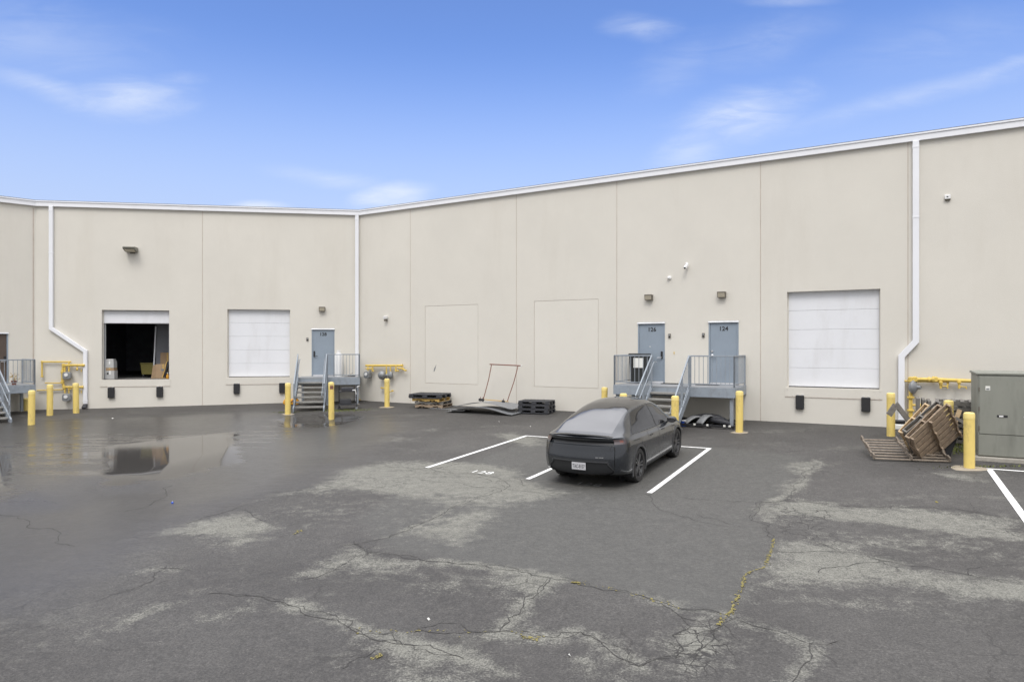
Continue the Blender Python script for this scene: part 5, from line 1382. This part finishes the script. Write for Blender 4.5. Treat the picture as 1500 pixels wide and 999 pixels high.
    for i in range(len(xs) - 1):
        xm = (xs[i] + xs[i+1]) / 2
        for j in range(NV - 1):
            vm = (v[j] + v[j+1]) / 2; c = (G[i, j] + G[i+1, j] + G[i, j+1] + G[i+1, j+1]) / 4
            key = 'body'; zc, yc, xc = c[2], c[1], c[0]
            arch = False
            for ax in AX:
                rr = math.hypot(xc - ax, zc - RW)
                if yc > .55 and zc < .85 and rr < .405: arch = True
            if arch: continue
            if 7 <= vm < 9:
                f = (vm - 7) / 2
                if f > .03 and f < .90 and xm > .78 + .62 * f ** 1.4 and xm < 3.72 - 1.02 * f:
                    key = 'side_glass'
                    if abs(xm - (2.42 - .06 * f)) < .035: key = 'cladding'
                elif f > .0 and f < .95 and xm > .72 + .62 * f ** 1.4 and xm < 3.80 - 1.02 * f: key = 'cladding'
            if vm >= 9.25:
                if .20 < xm < 1.26: key = 'rear_glass'
                elif 1.275 < xm < 2.75: key = 'roof_glass'
                elif 2.80 < xm < 3.84: key = 'windscreen'
                elif 1.26 <= xm <= 1.275: key = 'seam'
            if key == 'body':
                # shut lines
                if 2 < vm < 7.2:
                    if abs(xm - (2.40)) < .008 and zc > .34: key = 'seam'
                    if abs(xm - (3.45 - .12 * max(0, .8 - zc))) < .008 and zc > .34: key = 'seam'
                    if abs(math.hypot((xc - AX[0]), zc - RW) - .50) < .008 and xc > AX[0] + .1 and zc > .45: key = 'seam'
                    if abs(xm - (1.62 + .0 * zc)) < .008 and zc > .86: key = 'seam'
                if zc < .30 and vm > 1 and xm > .5: key = 'cladding'
                if xm < .26 and .935 < zc < 1.015 and vm < 7.5: key = 'lens' if .09 < xm < .16 and .955 < zc < .995 else 'lensdark'
            q = [G[i, j], G[i+1, j], G[i+1, j+1], G[i, j+1]]; ids = [(i, j), (i+1, j), (i+1, j+1), (i, j+1)]
            emit(key, q, [(a, b, 1) for a, b in ids])
            q2 = [p * np.array([1, -1, 1]) for p in q]
            k2 = 'side_glass_l' if key == 'side_glass' else key
            emit(k2, q2[::-1], [(a, b, 1 if b == NV - 1 or b == 0 else -1) for a, b in ids][::-1])
    # tail face
    NC = 72; s0 = G[0]
    cap = {k: MB() for k in ('body', 'lensdark', 'valance', 'lip', 'seam', 'bar')}
    cid = {k: {} for k in cap}
    t = np.linspace(-1, 1, NC + 1)
    def inval(y, z):     # lower valance trapezoid, negative inside
        half = .60 + (.575 - z) * .62 * np.clip((.575 - z) / .1, 0, 1)
        return max(abs(y) - half, z - .575, .245 - z)
    rows = [j for j in range(NV) if v[j] >= 1]
    # add denser rows
    RG = []
    for a, b in zip(rows[:-1], rows[1:]):
        n = max(1, int(abs(s0[b, 2] - s0[a, 2]) / .012) + 1)
        for k in range(n): RG.append(s0[a] * (1 - k / n) + s0[b] * (k / n))
    RG.append(s0[rows[-1]]); RG = np.array(RG)
    def cpt(r, u):
        y = RG[r, 1] * u; z = RG[r, 2]; x = RG[r, 0] - .115 * (1 - abs(u) ** 2.4) * min(1, RG[r, 1] / .5)
        # crease ledge and recess of the lower valance
        if inval(y, z) < -.01: x += .025
        if .898 < z < .992 and abs(y) < .72: x += .065
        return (x, y, z)
    PT = [[cpt(r, u) for u in t] for r in range(len(RG))]
    for r in range(len(RG) - 1):
        for k in range(NC):
            q = [PT[r][k], PT[r+1][k], PT[r+1][k+1], PT[r][k+1]]; y = sum(p[1] for p in q) / 4; z = sum(p[2] for p in q) / 4
            d = inval(y, z); key = 'body'
            if d < -.01: key = 'valance'
            elif d < .022 and z > .26: key = 'lip'
            if .912 < z < .985 and abs(y) < .71: key = 'bar'
            elif .93 < z < 1.015 and abs(y) > .70: key = 'lensdark'
            elif .61 < z < .90 and abs(abs(y) - .655) < .006: key = 'seam'
            elif abs(z - .615) < .006 and abs(y) < .70: key = 'seam'
            mb = cap[key]; dd = cid[key]; f = []
            for p, ii in zip(q, ((r, k), (r+1, k), (r+1, k+1), (r, k+1))):
                if ii not in dd: dd[ii] = len(mb.v); mb.v.append(p)
                f.append(dd[ii])
            mb.f.append(tuple(f)); mb.mi.append(0)
    # nose face: simple fan
    nb = MB(); s1 = G[-1]
    vs = [tuple(p) for p in s1] + [tuple(p * np.array([1, -1, 1])) for p in s1[::-1]]
    nb.v = vs + [(L_ - .02, 0, .5)]; n_ = len(vs); nb.f = [(k, (k + 1) % n_, n_) for k in range(n_)]; nb.mi = [0] * n_
    body = parts['body']; nb0 = len(body.f)
    seam_add = [parts.pop('seam'), cap['seam']]
    k0 = len(body.v); body.v += cap['body'].v; body.f += [tuple(a + k0 for a in f) for f in cap['body'].f]
    k0 = len(body.v); body.v += nb.v; body.f += [tuple(a + k0 for a in f) for f in nb.f]; body.mi = [0] * len(body.f)
    for sm in seam_add:
        k0 = len(body.v); body.v += sm.v; body.f += [tuple(a + k0 for a in f) for f in sm.f]; body.mi += [1] * len(sm.f)
    mm = {'body': 'car', 'side_glass': 'sideglass', 'side_glass_l': 'sideglass', 'rear_glass': 'carglass', 'roof_glass': 'carglass', 'windscreen': 'carglass', 'seam': 'cartrim', 'lens': 'redlens', 'lensdark': 'darkred', 'cladding': 'cartrim'}
    nm = {'body': 'body', 'side_glass': 'side_window', 'side_glass_l': 'side_window', 'rear_glass': 'rear_window', 'roof_glass': 'glass_roof', 'windscreen': 'windscreen', 'seam': 'shut_lines', 'lens': 'tail_light_lens', 'lensdark': 'tail_light', 'cladding': 'sill_and_window_trim'}
    def raw(mb, name, m):
        me = bpy.data.meshes.new(name); me.from_pydata(mb.v, [], mb.f); me.materials.append(M[m])
        if name == 'body': me.materials.append(M['cartrim']); me.polygons.foreach_set('material_index', mb.mi)
        me.update()
        import bmesh
        b = bmesh.new(); b.from_mesh(me); bmesh.ops.remove_doubles(b, verts=b.verts[:], dist=.0004); bmesh.ops.recalc_face_normals(b, faces=b.faces[:]); b.to_mesh(me); b.free()
        for p in me.polygons: p.use_smooth = True
        me.set_sharp_from_angle(angle=R(38))
        o = bpy.data.objects.new(name, me); C.objects.link(o); o.parent = car; return o
    for k in parts:
        if parts[k].f: raw(parts[k], nm[k], mm[k])
    raw(cap['lensdark'], 'tail_light', 'darkred'); raw(cap['bar'], 'light_bar', 'cartrim'); raw(cap['valance'], 'lower_valance', 'cartrim'); raw(cap['lip'], 'valance_trim', 'carlip')
    # spoiler lip
    n = 40; vs = []
    for k in range(n + 1):
        u = -1 + 2 * k / n; y = .665 * u; xx = -.03 + .115 * abs(u) ** 2.4 * .9; zt_ = 1.118 - .045 * abs(u) ** 3
        vs += [(xx + .17, y, zt_ - .018), (xx + .06, y, zt_ + .006), (xx - .0, y, zt_ - .004), (xx - .004, y, zt_ - .018), (xx + .05, y, zt_ - .045), (xx + .17, y, zt_ - .06)]
    fs = [(6*k + j, 6*k + (j+1) % 6, 6*k + 6 + (j+1) % 6, 6*k + 6 + j) for k in range(n) for j in range(6)] + [tuple(range(6)), tuple(6 * n + j for j in range(5, -1, -1))]
    mb = MB(); mb.add(vs, fs); mb.build('spoiler', M['car'], car, smooth=True)
    # under tray, arch liners
    mb = MB(); mb.box((.55, -.60, .21), (4.4, .60, .5)); mb.build('under_tray', M['black'], car)
    for ax in AX:
        for sg in (1, -1):
            wv = float(W_(ax)); mb = MB(); n = 28; vs = []
            for k in range(n + 1):
                a = R(-28 + 236 * k / n)
                for yy in (.60, wv - .02): vs.append((ax + .41 * math.cos(a), sg * yy, RW + .41 * math.sin(a)))
            fs = [(2*k, 2*k + 1, 2*k + 3, 2*k + 2) for k in range(n)]
            mb.add(vs, fs); mb.add([(ax + .42 * math.cos(R(15 * k)), sg * .602, RW + .42 * math.sin(R(15 * k))) for k in range(24)], [tuple(range(24))]); mb.build('arch_liner', M['black'], car)
            # cladding ring
            mb = MB(); vs = []
            for k in range(n + 1):
                a = R(-24 + 228 * k / n); 
                for rr, off in ((.392, -.03), (.392, .010), (.445, .006), (.445, -.02)):
                    xx = ax + rr * math.cos(a); zz = RW + rr * math.sin(a); yy = float(W_(np.float64(xx))) - .012 * abs(zz - .64) / .2 * .8
                    vs.append((xx, sg * (yy + off), zz))
            fs = [(4*k + j, 4*k + (j+1) % 4, 4*k + 4 + (j+1) % 4, 4*k + 4 + j) for k in range(n) for j in range(4)]
            mb.add(vs, fs); mb.build('arch_trim', M['carlip'], car, smooth=True)
            # wheel
            wh = thing('wheel', None, None); wh.parent = car; wh.location = (ax, sg * (wv - .135), RW); wh.rotation_euler = (R(-90 * sg), 0, 0)
            mb = MB(); mb.lathe([(.25, -.115), (.335, -.122), (.356, -.10), (.362, -.06), (.362, .06), (.356, .10), (.335, .122), (.262, .118), (.25, .10), (.24, .04)], 48); mb.build('tyre', M['tyre'], wh, smooth=True)
            mb = MB(); mb.lathe([(.02, .03), (.245, .03), (.255, .105), (.248, .112), (.238, .10), (.225, .055), (.06, .06)], 40); mb.build('rim', M['cartrim'], wh, smooth=True)
            mb = MB()
            for q in range(5):
                for w_ in (-.16, .16):
                    a = q * 2 * math.pi / 5; p0 = Vector((.05 * math.cos(a + w_ * 2.5), .05 * math.sin(a + w_ * 2.5), .082)); p1 = Vector((.238 * math.cos(a + w_), .238 * math.sin(a + w_), .10)); mb.bar(p0, p1, .032, .026)
            mb.lathe([(.06, .06), (.06, .095), (.03, .105)], 20); mb.build('spokes', M['rim'], wh)
    # mirrors
    for sg in (1, -1):
        mb = MB(); c = Matrix.Translation((3.22, sg * 1.0, 1.035)) @ Matrix.Diagonal((.10, .115, .075, 1))
        vs = []; fs = []
        for a in range(9):
            th = math.pi * a / 8
            for b in range(14):
                ph = 2 * math.pi * b / 14; s_ = math.sin(th)
                vs.append((math.copysign(abs(math.cos(ph) * s_) ** .7, math.cos(ph)), math.copysign(abs(math.sin(ph) * s_) ** .8, math.sin(ph)), math.cos(th)))
        for a in range(8):
            for b in range(14): fs.append((a*14 + b, a*14 + (b+1) % 14, (a+1)*14 + (b+1) % 14, (a+1)*14 + b))
        mb.add(vs, fs, c); mr = mb.build('mirror', M['car'], car, smooth='all')
        mb = MB(); mb.box((3.115, sg * .92, .985), (3.128, sg * 1.085, 1.085)); mb.build('mirror_glass', M['carglass'], mr, bevel=.004)
        mb = MB(); mb.bar((3.24, sg * .86, .965), (3.23, sg * .96, 1.0), .06, .03); mb.build('mirror_stalk', M['cartrim'], mr)
    # door handles
    for xx in (1.72, 2.62):
        for sg in (1, -1):
            mb = MB(); mb.box((xx, sg * .934 - .006, .868), (xx + .22, sg * .934 + .008 * sg + .006, .896)); mb.build('door_handle', M['carlip'], car, bevel=.006)
    # licence plate
    mb = MB(); mb.box((-.112, -.155, .395), (-.098, .155, .550)); pl = mb.build('licence_plate', M['platewhite'], car, bevel=.006)
    pl.location.x = .005
    for s_, size, zz, yy in (('TAC-8157', .088, .465, 0), ):
        me = text_mesh(s_, size, .001); me.materials.append(M['num']); to = bpy.data.objects.new('plate_number', me); C.objects.link(to); to.parent = pl
        to.location = (-.1135, yy, zz); to.rotation_euler = (R(90), 0, R(-90)); to.scale = (.70, 1.2, 1)
    # maker strip and small drive badge as plain bright strokes
    mb = MB()
    for k, (a, b) in enumerate(((0, .02), (.024, .044), (.05, .058), (.075, .095), (.10, .12), (.125, .155))):
        yb_ = .37 + (a + b) / 2; xb_ = -.115 * (1 - (yb_ / .75) ** 2.4) + .010; mb.box((xb_ - .012, -.37 - b, .664), (xb_ + .01, -.37 - a, .678))
    mb.build('badge', M['steel'], car)
    for x0_ in (0,):
        mb = MB(); mb.box((.155, -.05, .0), (.16, .05, .001)); 
    # position
    ax0 = Vector(hit(937, 705.5)); n_ = nR; t_ = dR
    rear = ax0 - t_ * .93
    org = rear - n_ * .98
    g0_ = gz(rear.x, rear.y); fr = rear + n_ * 2.89; g1_ = gz(fr.x, fr.y)
    pit = math.atan2(g1_ - g0_, 2.89)
    org3 = Vector((org.x, org.y, g0_ - .98 * math.tan(pit)))
    car.location = org3; car.rotation_euler = (0, -pit, math.atan2(n_.y, n_.x))
    return car
build_car()

# ------------------------------------------------------------------ sky, sun, camera
w = bpy.data.worlds.new('World'); sc.world = w; w.use_nodes = True
N = w.node_tree.nodes; L = w.node_tree.links; bg = N['Background']
SUN_EL, SUN_AZ = R(55), R(186)                       # azimuth clockwise from +Y: behind the viewer, over the left shoulder
sky = N.new('ShaderNodeTexSky'); sky.sky_type = 'NISHITA'; sky.sun_disc = False; sky.sun_elevation = SUN_EL; sky.sun_rotation = SUN_AZ
sky.altitude = 100; sky.air_density = 1.0; sky.dust_density = .6; sky.ozone_density = 2.
tc = N.new('ShaderNodeTexCoord'); sep = N.new('ShaderNodeSeparateXYZ'); L.new(tc.outputs['Generated'], sep.inputs[0])
def wm(op, a, b=None, clamp=False):
    n = N.new('ShaderNodeMath'); n.operation = op; n.use_clamp = clamp
    for i, v in enumerate((a, b)):
        if v is None: continue
        if isinstance(v, (int, float)): n.inputs[i].default_value = v
        else: L.new(v, n.inputs[i])
    return n.outputs[0]
def wr(v, a, b, c=0., d=1.):
    n = N.new('ShaderNodeMapRange'); n.interpolation_type = 'SMOOTHSTEP'
    for k, q in zip(('From Min', 'From Max', 'To Min', 'To Max'), (a, b, c, d)): n.inputs[k].default_value = q
    L.new(v, n.inputs['Value']); return n.outputs['Result']
def wmix(f, a, b, bt='MIX'):
    n = N.new('ShaderNodeMix'); n.data_type = 'RGBA'; n.blend_type = bt
    for s_, v in (('Factor', f), ('A', a), ('B', b)):
        if isinstance(v, (int, float)): n.inputs[s_].default_value = v
        elif isinstance(v, tuple): n.inputs[s_].default_value = (*v, 1)
        else: L.new(v, n.inputs[s_])
    return n.outputs['Result']
yy = wm('MAXIMUM', sep.outputs['Y'], .05)
uv = N.new('ShaderNodeCombineXYZ'); L.new(wm('DIVIDE', sep.outputs['X'], yy), uv.inputs[0]); L.new(wm('DIVIDE', sep.outputs['Z'], yy), uv.inputs[1])
blue = wmix(1., sky.outputs['Color'], (1.10, 1.24, 1.68), 'MULTIPLY')
# cloud noise, drawn out into wisps
mp = N.new('ShaderNodeMapping'); mp.inputs['Scale'].default_value = (3.2, 9, 1); mp.inputs['Rotation'].default_value = (0, 0, R(-8)); L.new(uv.outputs[0], mp.inputs['Vector'])
cn = N.new('ShaderNodeTexNoise'); cn.inputs['Scale'].default_value = 1.6; cn.inputs['Detail'].default_value = 9; cn.inputs['Roughness'].default_value = .6; cn.inputs['Distortion'].default_value = .6; L.new(mp.outputs['Vector'], cn.inputs['Vector'])
cn2 = N.new('ShaderNodeTexNoise'); cn2.inputs['Scale'].default_value = 7; cn2.inputs['Detail'].default_value = 8; L.new(uv.outputs[0], cn2.inputs['Vector'])
wmp = N.new('ShaderNodeMapping'); wmp.inputs['Scale'].default_value = (5, 22, 1); wmp.inputs['Rotation'].default_value = (0, 0, R(-14)); L.new(uv.outputs[0], wmp.inputs['Vector'])
wisp = N.new('ShaderNodeTexNoise'); wisp.inputs['Scale'].default_value = 1.3; wisp.inputs['Detail'].default_value = 10; wisp.inputs['Roughness'].default_value = .62; wisp.inputs['Distortion'].default_value = 1.2; L.new(wmp.outputs['Vector'], wisp.inputs['Vector'])
tot = None
def blob(px, py, rx, ry, rot, amt, puffy=False):
    global tot
    m_ = N.new('ShaderNodeMapping'); m_.vector_type = 'TEXTURE'
    m_.inputs['Location'].default_value = ((px - 750) / 1000, -(py - 508) / 1000, 0); m_.inputs['Rotation'].default_value = (0, 0, R(rot)); m_.inputs['Scale'].default_value = (rx / 1000, ry / 1000, 1)
    L.new(uv.outputs[0], m_.inputs['Vector'])
    ln = N.new('ShaderNodeVectorMath'); ln.operation = 'LENGTH'; L.new(m_.outputs['Vector'], ln.inputs[0])
    d = wm('ADD', ln.outputs['Value'], wm('MULTIPLY', wm('SUBTRACT', (cn2 if puffy else cn).outputs['Fac'], .5), 1.6))
    v = wr(d, 1.0, .15, 0, amt) if puffy else wr(d, 1.3, -.35, 0, amt)
    tot = v if tot is None else wm('MAXIMUM', tot, v)
blob(185, 142, 100, 36, 0, .78); blob(70, 128, 150, 22, -17, .50); blob(60, 60, 190, 70, -10, .26); blob(250, 118, 60, 14, 5, .3)
blob(375, 302, 70, 14, 0, .75, True); blob(565, 288, 75, 24, 8, .72, True); blob(480, 262, 90, 16, -8, .4)
blob(1085, 170, 115, 40, 12, .95); blob(1030, 198, 100, 34, 32, .62); blob(1330, 142, 230, 20, 14, .42); blob(1470, 100, 90, 14, 22, .42); blob(945, 40, 60, 20, -5, .42); blob(1110, 65, 130, 40, 15, .24); blob(1000, 95, 90, 40, 30, .22); blob(1150, 2, 80, 10, 0, .35); blob(1380, 60, 170, 50, 8, .16)
front = wr(sep.outputs['Y'], .2, .5)
cl = wm('MULTIPLY', tot, front)
blue = wmix(wr(sep.outputs['Z'], .42, .12, 0., .85), blue, (4.2, 5.05, 6.9)); cl = wm('MULTIPLY', cl, wr(wisp.outputs['Fac'], .25, .65, .30, .9)); col = wmix(cl, blue, (6.6, 7.1, 8.0))
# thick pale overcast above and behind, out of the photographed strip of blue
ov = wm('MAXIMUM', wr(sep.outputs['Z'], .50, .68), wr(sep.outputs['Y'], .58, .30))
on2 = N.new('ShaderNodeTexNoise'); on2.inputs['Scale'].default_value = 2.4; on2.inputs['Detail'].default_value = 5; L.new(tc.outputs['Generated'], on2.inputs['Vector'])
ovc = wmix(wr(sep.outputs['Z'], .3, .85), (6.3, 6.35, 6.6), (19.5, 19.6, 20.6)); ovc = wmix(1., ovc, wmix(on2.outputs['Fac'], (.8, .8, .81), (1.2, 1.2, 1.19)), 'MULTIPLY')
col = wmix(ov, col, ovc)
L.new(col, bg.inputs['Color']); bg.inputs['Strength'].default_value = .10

sl = bpy.data.lights.new('sun', 'SUN'); sl.energy = 1.1; sl.angle = R(22); sl.color = (1, .95, .87)
so = bpy.data.objects.new('sun', sl); C.objects.link(so)
sd_ = Vector((math.sin(SUN_AZ) * math.cos(SUN_EL), math.cos(SUN_AZ) * math.cos(SUN_EL), math.sin(SUN_EL)))
so.rotation_euler = sd_.to_track_quat('Z', 'Y').to_euler()

cam = bpy.data.cameras.new('camera'); cam.sensor_width = 36; cam.lens = 24.0; cam.shift_y = 8.5 / 1500; cam.clip_end = 3000
co = bpy.data.objects.new('camera', cam); C.objects.link(co); co.location = (0, 0, EYE); co.rotation_euler = (R(90), 0, 0)
sc.camera = co
vs_ = sc.view_settings; vs_.view_transform = 'Standard'; vs_.look = 'None'; vs_.gamma = 1; vs_.exposure = .38; vs_.use_curve_mapping = False
sc.cycles.use_denoising = True
sc.cycles.max_bounces = 8
